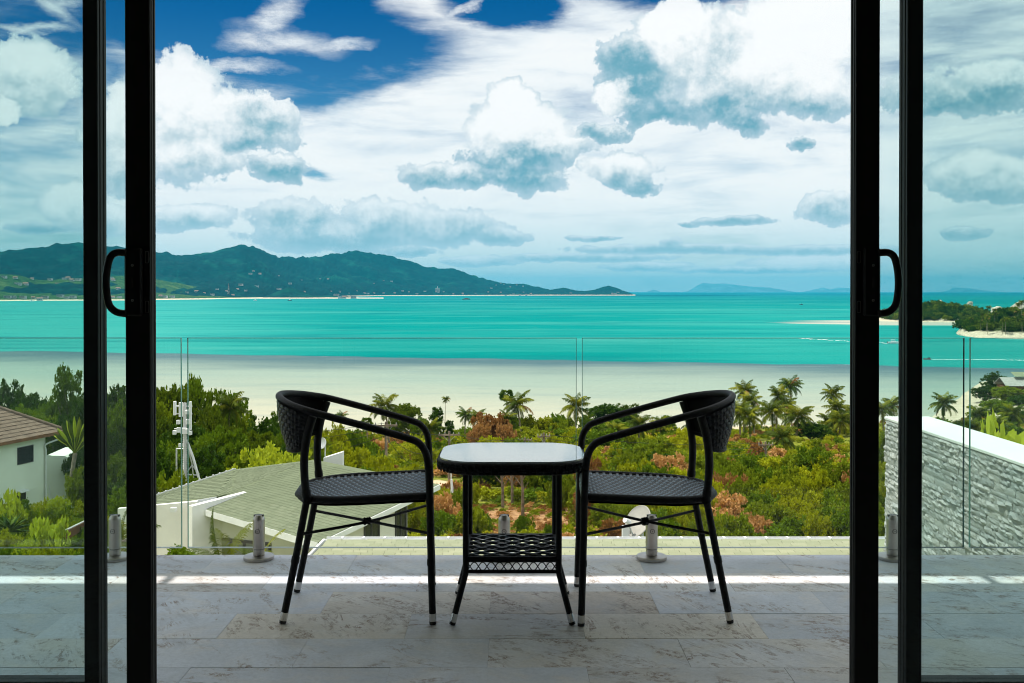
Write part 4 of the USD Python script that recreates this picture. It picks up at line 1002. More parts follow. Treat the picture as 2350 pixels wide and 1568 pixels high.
def frond(rg, L, lift, az, pairs=22, droop=1.0, width=.30, start=(0, 0, 0), lw=.020, hang=.55):
    """A feather leaf: a drooping rib with narrow leaflets along both sides."""
    t = np.linspace(0, 1, 14); a = lift - droop * t ** 1.35 * 1.7
    d = np.stack([np.cos(a), np.zeros(14), np.sin(a)], -1); p = np.vstack([[0, 0, 0], np.cumsum(d * L / 13, axis=0)[:-1]])
    m = MB(); m.tube(p, np.linspace(.020, .003, 14) * L / 2.2, 5, False)
    V, Fc = [], []
    for k in range(pairs):
        s = .12 + .88 * (k + .5) / pairs; c = np.array([np.interp(s, t, p[:, q]) for q in range(3)]); tg = np.array([np.interp(s, t, d[:, q]) for q in range(3)])
        nup = np.array([-tg[2], 0, tg[0]]); ll = width * L * math.sin(math.pi * min(1, s * .86 + .12)) ** .7 * rg.uniform(.8, 1.1)
        for sg in (-1, 1):
            dr = np.array([0, sg * 1.0, 0]) * .8 + tg * .55 - np.array([0, 0, hang * rg.uniform(.5, 1.4)]) + nup * .15
            dr /= np.linalg.norm(dr); w = tg * lw * L
            n0 = len(V); mid = c + dr * ll * .55 + np.array([0, 0, .02 * L]); V += [c - w * .6, c + w * .6, mid + w, mid - w, c + dr * ll - np.array([0, 0, .12 * ll])]
            Fc += [[n0, n0 + 1, n0 + 2], [n0, n0 + 2, n0 + 3], [n0 + 3, n0 + 2, n0 + 4]]
    m.add(np.array(V), np.array(Fc))
    R_ = trimesh.transformations.rotation_matrix(az, [0, 0, 1])[:3, :3]
    m.v = [q @ R_.T + np.array(start) for q in m.v]
    return m
def coconut_palm(seed, Ht, lean, nf=19, mat='palm_leaf'):
    rg = np.random.default_rng(seed); pr = proto('coconut_palm'); top = np.array([lean, lean * .3, Ht])
    tr = bez([(0, 0, -1.5), (lean * .12, 0, Ht * .3), (lean * .5, lean * .1, Ht * .68), top], 22)
    MB().tube(tr, np.linspace(.21, .12, len(tr)), 8).build('trunk', M['palm_bark'], pr, True)
    for k in range(nf):
        u = (k + .5) / nf; lift = 1.40 - 2.2 * u ** 1.15 + rg.normal(0, .12)
        frond(rg, 3.3 * rg.uniform(.85, 1.1) * (1 - .12 * (u > .8)), lift, k * 2.399 + rg.normal(0, .2), 30, rg.uniform(.7, 1.0), .30, top, .0165, .95).build('frond', M[mat if rg.random() > .03 else 'leaf_brown'], pr)
    for k in range(5):
        a = k * 1.3; s = trimesh.creation.icosphere(1, .15); s.apply_translation(top + [.22 * math.cos(a), .22 * math.sin(a), -.22 - .06 * (k % 2)]); MB().mesh(s).build('coconut', M['coconut'], pr, True)
    return dict(p=pr, H=Ht, R=3.1, n='coconut_palm', top=top)
PALMS = [coconut_palm(s, h, l, 26, m) for s, h, l, m in ((101, 5, .3, 'palm_leaf'), (102, 8, .8, 'palm_leaf'), (103, 8, -.7, 'palm_leaf'), (104, 12, 1.0, 'palm_leaf'), (105, 12, -.5, 'palm_dark'), (106, 16, .8, 'palm_leaf'))]
def fan_palm(seed, Ht, n=44):
    rg = np.random.default_rng(seed); pr = proto('fan_palm'); top = np.array([0, 0, Ht])
    MB().tube([(0, 0, -1.5), (.1, 0, Ht * .5), top], [.26, .2, .17], 8).build('trunk', M['palm_bark'], pr, True)
    for k in range(n):
        u = rg.normal(0, 1, 3); u[2] = 1.15 - 2.0 * (k + .5) / n; u[:2] /= np.linalg.norm(u[:2]); u /= np.linalg.norm(u)
        c = top + u * rg.uniform(.9, 1.5); side = np.cross(u, rg.normal(0, 1, 3)); side /= np.linalg.norm(side); m = MB(); m.tube([top, c], [.03, .02], 4, False); V, Fc = [], []
        for a in np.linspace(-1.9, 1.9, 13):
            d = u * math.cos(a) + side * math.sin(a); w = (side * math.cos(a) - u * math.sin(a)) * .085; e = c + d * .95 * (1 - .12 * abs(a)) - np.array([0, 0, .1]); n0 = len(V)
            V += [c, c + d * .55 - w, e, c + d * .55 + w]; Fc += [[n0, n0 + 1, n0 + 2], [n0, n0 + 2, n0 + 3]]
        m.add(np.array(V), np.array(Fc)).build('fan_leaf', M['palm_dark'], pr)
    return dict(p=pr, H=Ht, R=2.3, n='fan_palm', top=top)
FAN = fan_palm(111, 10)

def region(px):
    for lim, s in ((190, 'beside the brown roofed house'), (300, 'between the left door stiles'), (700, 'behind the antenna mast'), (1000, 'framed by the left chair arms'), (1345, 'behind the side table'), (1640, 'framed by the right chair arms'), (1960, 'right of the right chair'), (2075, 'between the right door stiles'), (3000, 'beyond the stone wall')):
        if px < lim: return s
NUM = 'first second third fourth fifth sixth seventh eighth ninth tenth eleventh twelfth thirteenth fourteenth fifteenth sixteenth seventeenth eighteenth nineteenth twentieth'.split()
def nth(k):
    if k < 20: return NUM[k]
    return ('twenty', 'thirty', 'forty')[(k + 1) // 10 - 2] + '-' + NUM[(k + 1) % 10 - 1] if (k + 1) % 10 else ('twentieth', 'thirtieth', 'fortieth')[(k + 1) // 10 - 2]
plants = []
def put(kind, px, py, d, hw=None, name=None, label=None, desc=None, cat='tree', kmax=2.4):
    plants.append(dict(kind=kind, px=px, py=py, d=d, hw=hw, name=name, label=label, desc=desc, cat=cat, kmax=kmax))
DESC = {'dark': ('broadleaf_tree', 'dense dark green broadleaf tree', 'tree'), 'mid': ('broadleaf_tree', 'leafy mid green tree', 'tree'), 'open': ('broadleaf_tree', 'tall open crowned tree', 'tree'), 'slim': ('slender_tree', 'narrow upright dark tree', 'tree'),
        'bush_yellow': ('bush', 'yellow green bush', 'bush'), 'bush_mid': ('bush', 'mid green bush', 'bush'), 'bush_mixed': ('bush', 'green bush with brown tips', 'bush'), 'bush_brown': ('withered_bush', 'withered brown creeper covered bush', 'bush'),
        'lime': ('bush', 'pale lime green bush', 'bush'), 'bigleaf': ('shrub', 'big leaved yellow green shrub', 'shrub')}
for a in [('dark', 20, 882, 112, 45), ('dark', 78, 903, 104, 48), ('mid', 120, 915, 96, 38), ('open', 160, 822, 92, 38), ('mid', 45, 935, 88, 55), ('dark', 140, 955, 78, 40), ('dark', 185, 930, 84, 32), ('mid', 95, 960, 80, 40), ('dark', 200, 1000, 66, 40), ('mid', 182, 1070, 58, 28), ('dark', 205, 900, 90, 30),
          ('dark', 268, 884, 90, 24), ('mid', 275, 925, 78, 32), ('dark', 248, 985, 70, 35), ('mid', 272, 1040, 62, 34), ('dark', 255, 1110, 54, 30), ('mid', 230, 1090, 60, 30),
          ('dark', 398, 884, 76, 46), ('mid', 442, 868, 80, 40), ('mid', 365, 915, 72, 45), ('dark', 372, 965, 66, 52), ('mid', 520, 895, 94, 34), ('dark', 485, 942, 74, 44), ('mid', 560, 955, 84, 46), ('dark', 612, 962, 78, 48), ('open', 640, 930, 104, 22), ('mid', 655, 985, 70, 44),
          ('dark', 430, 965, 64, 60), ('mid', 505, 985, 61, 66), ('dark', 580, 990, 63, 66), ('dark', 640, 1030, 57, 46), ('mid', 385, 1020, 55, 58), ('dark', 462, 1032, 53, 62), ('mid', 545, 1036, 55, 58), ('dark', 345, 1040, 52, 50),
          ('dark', 936, 926, 165, 34), ('slim', 1003, 930, 150, 17), ('slim', 1031, 962, 150, 10), ('mid', 965, 960, 150, 24), ('mid', 903, 958, 165, 24), ('mid', 1158, 955, 150, 22), ('dark', 1392, 927, 178, 44), ('dark', 1440, 930, 180, 36), ('mid', 1350, 950, 172, 22), ('mid', 1400, 962, 150, 50), ('mid', 1532, 953, 168, 20), ('dark', 1480, 972, 160, 44),
          ('dark', 1110, 1052, 84, 38), ('mid', 1152, 1046, 84, 42), ('dark', 1205, 1050, 85, 44), ('mid', 1252, 1052, 84, 40), ('dark', 1295, 1062, 82, 40), ('dark', 1560, 985, 150, 44), ('mid', 1600, 1000, 130, 40),
          ('dark', 1652, 985, 196, 38), ('mid', 1745, 990, 198, 40), ('dark', 1690, 992, 197, 36), ('dark', 1862, 968, 150, 34), ('dark', 1895, 985, 160, 30), ('mid', 1560, 1035, 100, 60), ('dark', 1515, 1040, 92, 46), ('mid', 1780, 992, 199, 40),
          ('dark', 2282, 856, 272, 26), ('dark', 2262, 884, 262, 30), ('mid', 2310, 886, 258, 32), ('dark', 2345, 905, 250, 34), ('mid', 2285, 915, 238, 34), ('dark', 2340, 940, 205, 40), ('mid', 2250, 940, 215, 24), ('mid', 2310, 965, 160, 40), ('dark', 2200, 965, 170, 22), ('mid', 2260, 985, 140, 36), ('mid', 2150, 966, 165, 22), ('dark', 2345, 985, 120, 40), ('mid', 2220, 992, 120, 34),
          ('dark', 1725, 1002, 186, 34), ('mid', 1830, 998, 190, 36), ('mid', 1650, 1022, 150, 36), ('dark', 1935, 1000, 186, 30), ('mid', 1880, 1030, 128, 34), ('mid', 2040, 985, 92, 26), ('dark', 2020, 1030, 80, 30), ('mid', 2046, 1075, 70, 28), ('dark', 2010, 1130, 60, 30)]:
    put(*a)
for a in [('lime', 612, 1023, 46, 74), ('bush_mid', 375, 1092, 45, 40), ('bush_mid', 405, 1085, 46, 44), ('bush_mid', 330, 1100, 44, 40),
          ('bush_yellow', 760, 985, 96, 46), ('bush_mid', 822, 996, 104, 44), ('bush_mid', 722, 1000, 90, 40), ('bush_yellow', 800, 1028, 76, 56), ('bush_mid', 866, 1018, 88, 40), ('bush_yellow', 872, 1062, 68, 52), ('bush_mid', 812, 1068, 60, 46), ('bush_yellow', 940, 1078, 66, 44), ('bush_mid', 735, 1030, 70, 40), ('bush_yellow', 900, 1090, 58, 50), ('bush_mid', 700, 1040, 60, 40), ('bush_yellow', 770, 1055, 58, 50), ('bush_yellow', 850, 1040, 74, 46),
          ('bush_mid', 1062, 985, 168, 36), ('bush_mid', 1090, 982, 165, 30), ('bush_yellow', 700, 1005, 120, 40), ('bush_brown', 1128, 950, 138, 40), ('bush_brown', 1098, 972, 132, 26), ('bush_brown', 1160, 975, 134, 26), ('bush_mid', 1205, 962, 168, 34), ('bush_yellow', 1238, 958, 166, 34), ('bush_mid', 1275, 956, 168, 34), ('bush_mid', 1305, 958, 164, 26), ('bush_mixed', 1215, 984, 138, 40), ('bush_mid', 1285, 984, 140, 44), ('bush_yellow', 1250, 1002, 120, 40), ('bush_mid', 1172, 1000, 118, 36), ('bush_yellow', 1120, 1006, 110, 36), ('bush_mid', 1045, 1005, 130, 30), ('bush_yellow', 1330, 985, 130, 34), ('bush_mid', 1000, 1010, 120, 26), ('bush_yellow', 970, 1020, 105, 34),
          ('bush_brown', 1182, 1062, 82, 26), ('bush_mixed', 1228, 1065, 82, 30), ('bush_mixed', 1290, 1085, 74, 36), ('bush_mid', 1206, 1186, 58, 26), ('bush_mid', 1040, 1168, 57, 46), ('bush_mixed', 1085, 1165, 56, 36), ('bush_mid', 1110, 1170, 57, 26), ('bush_brown', 1010, 1138, 62, 36), ('bush_mixed', 985, 1130, 64, 40), ('bush_mid', 1000, 1180, 55, 40), ('bush_yellow', 950, 1150, 60, 40), ('bush_mixed', 1060, 1120, 68, 26), ('bush_yellow', 1085, 1110, 76, 22), ('bush_mid', 1260, 1205, 54, 14),
          ('bush_mixed', 1400, 1150, 58, 40), ('bush_brown', 1345, 1130, 64, 28), ('bush_yellow', 1345, 1095, 70, 40)]:
    put(*a)
prg = np.random.default_rng(77)
for yt, d in ((1002, 118), (1026, 98), (1050, 84), (1076, 74), (1104, 66), (1134, 59), (1164, 53), (1192, 48.5)):
    px = 1350 if yt < 1120 else 1440
    while px < 2030:
        hw = prg.uniform(34, 56); k = prg.choice(['bush_yellow', 'bush_mid', 'bush_mixed', 'bush_brown'], p=[.36, .27, .24, .13])
        jx, jy, jd = prg.normal(0, 8), prg.normal(0, 9), prg.uniform(.97, 1.03)
        if not (px > 1630 and yt < 1040): put(k, px + jx, yt + jy, d * jd, hw)
        px += hw * 1.12
for yt, d in ((1150, 56), (1170, 52), (1190, 48), (1212, 44), (1232, 40.5), (1250, 37.5), (1266, 35)):
    px = -20
    while px < 320:
        hw = prg.uniform(20, 34); k = prg.choice(['bush_yellow', 'bush_mid', 'lime'], p=[.36, .58, .06]) if px < 200 else 'bush_mid'
        put(k, px + prg.normal(0, 6), yt + prg.normal(0, 6), d, hw); px += hw * 1.35
for a in [('bigleaf', 122, 1196, 36, 26), ('bigleaf', 2322, 968, 38, 44), ('bigleaf', 25, 1135, 50, 20), ('bigleaf', 2200, 1000, 60, 26), ('bush_mid', 2300, 1010, 60, 40), ('bush_mid', 2240, 1010, 75, 40), ('bush_mid', 2150, 985, 100, 30)]:
    put(*a)
# labels: the kind, the region, and the place from the left among its like there
groups = {}
for p in plants: groups.setdefault((p['kind'], region(p['px'])), []).append(p)
for (kind, reg), ps in groups.items():
    nm, de, cat = DESC[kind]
    if len(ps) == 1: ps[0]['label'] = '%s %s' % (de, reg); continue
    rows = {}
    ds = sorted(q['d'] for q in ps)
    for q in ps:
        f = sum(x < q['d'] for x in ds) / len(ds)
        row = '' if len(ps) <= 6 else 'front row ' if f < .34 else 'middle row ' if f < .67 else 'back row '
        rows.setdefault(row, []).append(q); q['group'] = '%s group %s' % (de, reg)
    for row, qs in rows.items():
        qs.sort(key=lambda q: q['px'])
        for k, q in enumerate(qs): q['label'] = '%s, %s%s, %s from left' % (de, row, reg, nth(k)) if len(qs) > 1 else '%s, %s%s' % (de, row, reg)
for k, p in enumerate(plants):
    sp_ = K[p['kind']]; sp_ = sp_[k % len(sp_)]; nm, de, cat = DESC[p['kind']]
    top = P(p['px'], p['py'], p['d']); zg = float(ground(top[0], top[1])); h = max(top[2] - zg, .8)
    sxy = p['hw'] * p['d'] / F / sp_['R'] * 1.04; sz = h / sp_['H'] / .97
    if sz > sxy * p['kmax']: sxy = sz / p['kmax']
    z0 = zg
    if sz < sxy * .6: z0 = top[2] - sxy * .6 * sp_['H']; sz = sxy * .6
    if sz > sxy * 1.7 and sp_['n'].endswith('bush'): z0 = top[2] - sxy * 1.7 * sp_['H']; sz = sxy * 1.7
    copy_of(sp_['p'], nm, p['label'], cat, (top[0], top[1], z0), (k * 137.5) % 360, (sxy * (.84 + .32 * ((k * 37) % 10) / 9), sxy * (1.12 - .28 * ((k * 53) % 10) / 9), sz), p.get('group'))
pl = [(528, 935, 40, 82), (784, 956, 14, 188), (883, 934, 32, 136), (1023, 917, 9, 185), (989, 985, 26, 110), (1069, 953, 20, 150), (1096, 960, 22, 158), (1187, 930, 33, 165), (1322, 934, 31, 150), (1165, 962, 22, 150),
      (1709, 898, 27, 180), (1724, 921, 25, 174), (1697, 946, 32, 160), (1719, 957, 33, 148), (1788, 910, 27, 178), (1814, 886, 25, 190), (1771, 946, 33, 154), (1805, 932, 24, 184), (1832, 957, 35, 150), (1797, 1006, 37, 118), (1912, 906, 25, 182), (1920, 938, 27, 172), (1930, 966, 31, 160), (1950, 950, 22, 178), (1902, 968, 26, 165),
      (1412, 990, 27, 118), (1468, 976, 30, 124), (1514, 972, 20, 150), (2024, 942, 26, 150), (2049, 931, 25, 165), (2166, 927, 27, 150), (2246, 950, 25, 160), (2235, 985, 30, 125), (2325, 950, 30, 170), (2290, 975, 26, 150), (1590, 975, 26, 150)]
PL = {0: 'coconut palm rising out of the dark trees right of the antenna mast', 3: 'tiny topped palm on a tall bare thin trunk left of the table', 8: 'coconut palm behind the joint of the glass panels right of the table', 7: 'coconut palm with wide fronds just right of the round fan palm', 2: 'yellowish coconut palm seen above the left chair arm', 15: 'tallest coconut palm in the cluster right of the right chair', 19: 'low spreading coconut palm in front of the cluster right of the right chair', 30: 'lone coconut palm standing just above the stone wall'}
pgr = {}
for k, q in enumerate(pl):
    if k not in PL: pgr.setdefault(region(q[0]), []).append(k)
for reg, ks in pgr.items():
    ks.sort(key=lambda k: pl[k][0])
    for m, k in enumerate(ks): PL[k] = ('coconut palm %s' % reg) if len(ks) == 1 else 'coconut palm %s, %s from left' % (reg, nth(m))
for k, (px, py, r, d) in enumerate(pl):
    c = P(px, py, d); zg = float(ground(c[0], c[1])); s = r * 1.28 * d / F / 3.1
    need = (c[2] - zg) / s
    cand = sorted([q for q in PALMS if q['H'] >= need - .5] or [PALMS[-1]], key=lambda q: (q['H'], (k * 7 + q['R'] * 0) % 3)); q = cand[k % 2 if len(cand) > 1 and cand[1]['H'] == cand[0]['H'] else 0]
    ang = (k * 97) % 360; a = math.radians(ang); tx = (q['top'][0] * math.cos(a) - q['top'][1] * math.sin(a)) * s; ty = (q['top'][0] * math.sin(a) + q['top'][1] * math.cos(a)) * s
    copy_of(q['p'], 'coconut_palm', PL[k], 'palm tree', (c[0] - tx, c[1] - ty, c[2] - q['H'] * s), ang, s, 'coconut palms below the terrace')
for px, py, r, d, lab in ((1163, 908, 21, 190, 'round headed fan palm behind the table, tallest there'), (842, 970, 18, 140, 'fan palm seen under the left chair arm')):
    c = P(px, py, d); s = r * d / F / 2.3
    copy_of(FAN['p'], 'fan_palm', lab, 'palm tree', (c[0], c[1], c[2] - FAN['H'] * s), 40, s)

# traveller's palm by the house, and the palm fronds by the white wall below
tp = P(172, 1040, 58); tz = float(ground(tp[0], tp[1])); hh = tp[2] - tz
tv = thing('travellers_palm', 'grey fan shaped palm on a slim trunk right of the brown roofed house', 'palm tree', (tp[0] - .35, tp[1], tz))
MB().tube([(-.05, 0, -.3), (0, 0, hh * .5), (.35, 0, hh)], [.13, .11, .12], 9).build('trunk', M['palm_bark'], tv, True)
for k, a in enumerate(np.linspace(-.85, .85, 19)):
    d = np.array([math.sin(a), .06 * (-1) ** k, math.cos(a)]); L = 2.15 - .5 * abs(a); m = MB(); c0 = np.array([.35, 0, hh]); sd = np.array([math.cos(a), 0, -math.sin(a)])
    m.tube([c0, c0 + d * L * .45], [.035, .02], 5, False); V, Fc = [], []
    for q in np.linspace(0, 1, 9):
        w = .105 * math.sin(math.pi * (.12 + .85 * q)) ; p = c0 + d * L * (.42 + .58 * q) - np.array([0, 0, .18 * q * q * abs(a)]); V += [p - sd * w + [0, .05, 0], p, p + sd * w + [0, .05, 0]]
    for q in range(8): b = q * 3; Fc += [[b, b + 3, b + 4], [b, b + 4, b + 1], [b + 1, b + 4, b + 5], [b + 1, b + 5, b + 2]]
    m.add(np.array(V), np.array(Fc)).build('paddle_leaf', M['leaf_lime' if k % 3 == 0 else 'palm_leaf'], tv)
def young_palm(label, px, py, d, spec, base):
    b = P(px, py, d); t = thing('young_palm', label, 'palm', (b[0], b[1], b[2])); rg = np.random.default_rng(int(px))
    MB().tube([(0, 0, -3.0), (0, 0, .1)], [.12, .10], 8).build('trunk', M['palm_bark'], t, True)
    for L, lift, az, dr in spec: frond(rg, L, lift, az, 44, dr, .34, (0, 0, 0), .009, .25).build('frond', M['palm_leaf'], t)
    return t
young_palm('young coconut palm fronds in front of the white wall and window', 522, 1322, 15, [(1.05, 1.95, .25, .28), (.85, 1.45, .5, .5), (.75, 1.1, 3.3, .7), (.8, 1.0, -.3, .8), (.7, .8, 4.2, .8), (.7, .7, 1.7, .8), (.75, 1.5, 2.6, .5)], 0)
young_palm('young coconut palm frond just right of the clamp post by the left chair', 596, 1300, 16, [(.72, 1.3, .1, .5), (.5, .8, -.4, .8), (.5, 1.0, 2.8, .7), (.5, .8, 1.5, .8)], 0)
young_palm('pale fan palm fronds between the left door stiles', 285, 1250, 22, [(1.0, 1.7, .2, .5), (1.0, 1.2, 3.0, .6), (.9, .9, .6, .8), (.9, .8, 2.4, .8), (.9, 1.4, 4.4, .6), (.9, .5, 5.2, .8)], 0)
ag = P(22, 1222, 42); av = thing('agave', 'dark spiky rosette plant in the left garden', 'plant', tuple(ag))
for k in range(26):
    a = k * 2.4; e = .15 + .9 * (k / 26); L = 1.0; d = np.array([math.cos(a) * math.cos(e), math.sin(a) * math.cos(e), math.sin(e)]); sd = np.array([-math.sin(a), math.cos(a), 0]) * .085
    MB().add([np.zeros(3), d * L * .5 + sd + [0, 0, .03], d * L * .5 - sd + [0, 0, .03], d * L - [0, 0, .12], d * L * .5 - [0, 0, .05]], [[0, 1, 2], [1, 3, 2], [0, 4, 1], [0, 2, 4], [1, 4, 3], [2, 3, 4]]).build('blade', M['palm_dark'], av)
gs = P(420, 1284, 24); gl = thing('shrub', 'small green shrub at the foot of the white pillar', 'shrub', (gs[0], gs[1], gs[2] - .3))
(v, f), _ = crown_mesh(np.random.default_rng(5), .9, .35, 10, 900, .09, 0.0); MB().add(v, f).build('foliage', M['leaf_mid'], gl)
# low growth on the slope: nobody could count it
def scatter(name, protos, pts, scl, rots, mat=None):
    pi = UsdGeom.PointInstancer.Define(stage, numbered('/World', name)); tgt = []
    for k, (v, f, m) in enumerate(protos):
        usdkit.mesh(stage, str(pi.GetPath()) + '/tuft_%03d' % k, (v, f), m); tgt.append(str(pi.GetPath()) + '/tuft_%03d' % k)
    pi.CreatePrototypesRel().SetTargets([Sdf.Path(t) for t in tgt]); n = len(pts)
    pi.CreatePositionsAttr(Vt.Vec3fArray.FromNumpy(np.asarray(pts, np.float32))); pi.CreateProtoIndicesAttr(Vt.IntArray.FromNumpy((np.arange(n) * 7 % len(protos)).astype(np.int32)))
    pi.CreateScalesAttr(Vt.Vec3fArray.FromNumpy(np.asarray(scl, np.float32)))
    pi.CreateOrientationsAttr(Vt.QuathArray([Gf.Quath(math.cos(a / 2), 0, 0, math.sin(a / 2)) for a in rots]))
    return tag(pi.GetPrim(), kind='stuff')
urg = np.random.default_rng(9); up = []
for m in ('leaf_yellow', 'grass_leaf', 'leaf_mid', 'leaf_mixed', 'leaf_brown'):
    (v, f), _ = crown_mesh(urg, .9, .8, 8, 420, .17, 0.0, .7); up.append((v, f, M[m]))
N = 5200; uy = 33 + 175 * urg.random(N) ** 1.25; ux = urg.uniform(-.6, .62, N) * uy
dirt = ((ux - 4.5) / 11) ** 2 + ((uy - 67) / 10) ** 2; path = ((ux + 6.8) / 2.2) ** 2 + ((uy - 88) / 6) ** 2
keep = (ground(ux, uy) > -27.2) & ((dirt > 1.05) | (urg.random(N) < .16)) & (path > 1) & ~((np.abs(ux + 34) < 6) & (uy > 50) & (uy < 70)) & ~((ux < -3) & (ux > -20) & (uy < 45) & (uy > 30))
ux, uy = ux[keep], uy[keep]; us = urg.uniform(.6, 1.5, len(ux)) * np.clip(uy / 90, .6, 1.4)
dd = ((ux - 4.5) / 11) ** 2 + ((uy - 67) / 10) ** 2; us[dd < 1.05] *= .35
pf = (ux / uy > .20) & (uy > 125) & (uy < 205); us[pf] *= .55
scatter('undergrowth', up, np.stack([ux, uy, ground(ux, uy) - .1], -1), np.stack([us, us, us * urg.uniform(.7, 1.2, len(us))], -1), urg.uniform(0, 6.28, len(us)))
bn = 700; ba = urg.uniform(0, 6.28, bn); br_ = np.sqrt(urg.random(bn)); bx = 4.5 + 11.5 * br_ * np.cos(ba); by = 67 + 10.5 * br_ * np.sin(ba); bs = urg.uniform(.25, .75, bn)
(v, f), _ = crown_mesh(urg, .5, .9, 6, 200, .16, 0.0, .6)
scatter('dry_brush', [(v, f, M['leaf_brown']), (v * [1, 1, .5], f, M['leaf_brown']), (v * [.8, 1.2, .8], f, M['leaf_mixed'])], np.stack([bx, by, ground(bx, by) - .05], -1), np.stack([bs, bs, bs], -1), ba)
# woods on the islets
def wood(name, V, n, seed, zmin, size, flt=None):
    rg = np.random.default_rng(seed); pr_ = []
    for m in ('far_leaf', 'far_leaf', 'leaf_dark'):
        (v, f), _ = crown_mesh(rg, 6.5, 4.2, 12, 700, .95, 0.0, .8); pr_.append((v, f, M[m]))
    na, nr = V.shape[:2]; a = rg.uniform(.02, .98, n) * (na - 1); b = rg.uniform(.08, .9, n) * (nr - 1)
    p = V[a.astype(int), b.astype(int)] + rg.normal(0, 2.0, (n, 3)) * [1, 1, 0]; ok = p[:, 2] > SEA + zmin
    if flt is not None: ok &= flt(p)
    p = p[ok]; s = rg.uniform(.7, 1.25, len(p)) * size
    scatter(name, pr_, p - [0, 0, .8], np.stack([s, s, s], -1), rg.uniform(0, 6.28, len(p)))
wood('islet_wood', I1, 520, 4, 1.6, 1.0)
wood('palm_islet_wood', I2, 330, 6, 3.2, .85)
irg = np.random.default_rng(12); na, nr = I2.shape[:2]
gpos = []
for k in range(34):
    a = irg.integers(4, 70); b = irg.integers(3, 9); p = I2[a, b]; gpos.append((p[0] + irg.normal(0, 2), p[1] + irg.normal(0, 3), p[2] - .3))
gpos.sort(key=lambda p: p[0] / p[1])
for k, p in enumerate(gpos):
    q = PALMS[3 + k % 3]
    copy_of(q['p'], 'coconut_palm', 'small coconut palm in the right islet grove, %s from the left' % nth(k), 'palm tree', p, irg.uniform(0, 360), irg.uniform(.55, .85), 'palm grove on the right islet')

# ------------------------------------------------------------------ houses below
def quad(name, pts, mat, parent, O, thick=0.0, nrm=None):
    p = np.array(pts, float) - O; n = np.cross(p[1] - p[0], p[2] - p[0]); n /= np.linalg.norm(n)
    if nrm is not None and n @ np.array(nrm) < 0: n = -n
    return MB().prism(p, -n * max(thick, .02)).build(name, mat, parent)
def frame_window(parent, O, a, b, z0, z1, nrm, panes=2, glassm='dark_window', fr=.05):
    """A window between plan points a and b: a dark frame, its panes set back in it."""
    a, b = np.array([*a, 0.0]), np.array([*b, 0.0]); u = (b - a) / np.linalg.norm(b - a); n = np.array(nrm, float); W_ = np.linalg.norm(b - a); f = MB()
    def piece(m, s0, s1, t0, t1, out, th):
        q = [a + u * s0 + [0, 0, t0], a + u * s1 + [0, 0, t0], a + u * s1 + [0, 0, t1], a + u * s0 + [0, 0, t1]]
        m.prism([x - O + n * out for x in q], -n * th)
    piece(f, 0, W_, z0, z0 + fr, .03, .06); piece(f, 0, W_, z1 - fr, z1, .03, .06); piece(f, 0, fr, z0 + fr, z1 - fr, .03, .06); piece(f, W_ - fr, W_, z0 + fr, z1 - fr, .03, .06)
    for k in range(1, panes): piece(f, W_ * k / panes - fr / 2, W_ * k / panes + fr / 2, z0 + fr, z1 - fr, .028, .06)
    w = f.build('window', M['window_frame'], parent)
    for k in range(panes):
        m = MB(); piece(m, W_ * k / panes + fr / 2, W_ * (k + 1) / panes - fr / 2, z0 + fr, z1 - fr, .006, .004); m.build('pane', M[glassm], w)
# the green roofed house
P0, P1, P2, P3 = P(455, 1164, 33), P(731, 1057, 36.2), P(986, 1122, 31.0), P(738, 1247.5, 28.25)
u = P3 - P0; u[2] = 0; u /= np.linalg.norm(u); v_h = np.array([-u[1], u[0], 0]); 
if v_h[1] < 0: v_h = -v_h
w_len = np.dot((P1 - P0)[:2], v_h[:2]); slope = (P1[2] - P0[2]) / w_len
eave = np.linalg.norm((P3 - P0)[:2]); P3 = P0 + u * (eave - .15); P2 = P3 + v_h * w_len + np.array([0, 0, P1[2] - P0[2]]); P1 = P0 + v_h * w_len + np.array([0, 0, P1[2] - P0[2]])
O = np.array([P0[0] + 2, P0[1] + 2, float(ground(P0[0] + 2, P0[1] + 2))])
gh = thing('green_roofed_house', 'white house with mossy green shingle roof below the terrace on the left', 'house', O)
quad('roof_deck', [P0, P3, P2, P1], M['roof_felt'], gh, O, .10, (0, 0, 1))
vs = v_h + np.array([0, 0, slope]); vs /= np.linalg.norm(vs); nn = np.cross(u, vs); nn = nn if nn[2] > 0 else -nn
tabs = course(None, P0 - O - u * .05 - vs * .04, u, vs, nn, eave - .1, w_len * math.sqrt(1 + slope ** 2) + .05, .15, .22, .008, np.random.default_rng(8))
lay(gh, tabs, M['green_shingle'], lambda t: t[1][1] - t[1][0] * .15)
# the further slope
E0, E1, J, T, T0 = P(290, 1174, 33.6), P(497, 1140, 34.6), P(528, 1132, 34.3), P(541, 1077, 37.5), P(290, 1160, 34.9)
for a in ([E0, E1, T], [E0, T, T0], [E1, J, T], [J, P1, T]): quad('roof_slope', a, M['roof_felt'], gh, O, .06, (0, 0, 1))
rg = np.random.default_rng(18); m = MB(); nrow = 40
tri = [(E0, E1, T), (E0, T, T0), (E1, J, T), (J, P1, T)]
def zon(x, y):
    for a, b, c in tri:
        M2 = np.array([b[:2] - a[:2], c[:2] - a[:2]]).T
        try: l = np.linalg.solve(M2, np.array([x, y]) - a[:2])
        except Exception: continue
        if l[0] >= -1e-6 and l[1] >= -1e-6 and l.sum() <= 1 + 1e-6: return a[2] + l[0] * (b[2] - a[2]) + l[1] * (c[2] - a[2])
    return None
xs0, ys0 = min(q[0] for t in tri for q in t), min(q[1] for t in tri for q in t); xs1, ys1 = max(q[0] for t in tri for q in t), max(q[1] for t in tri for q in t)
y = ys0
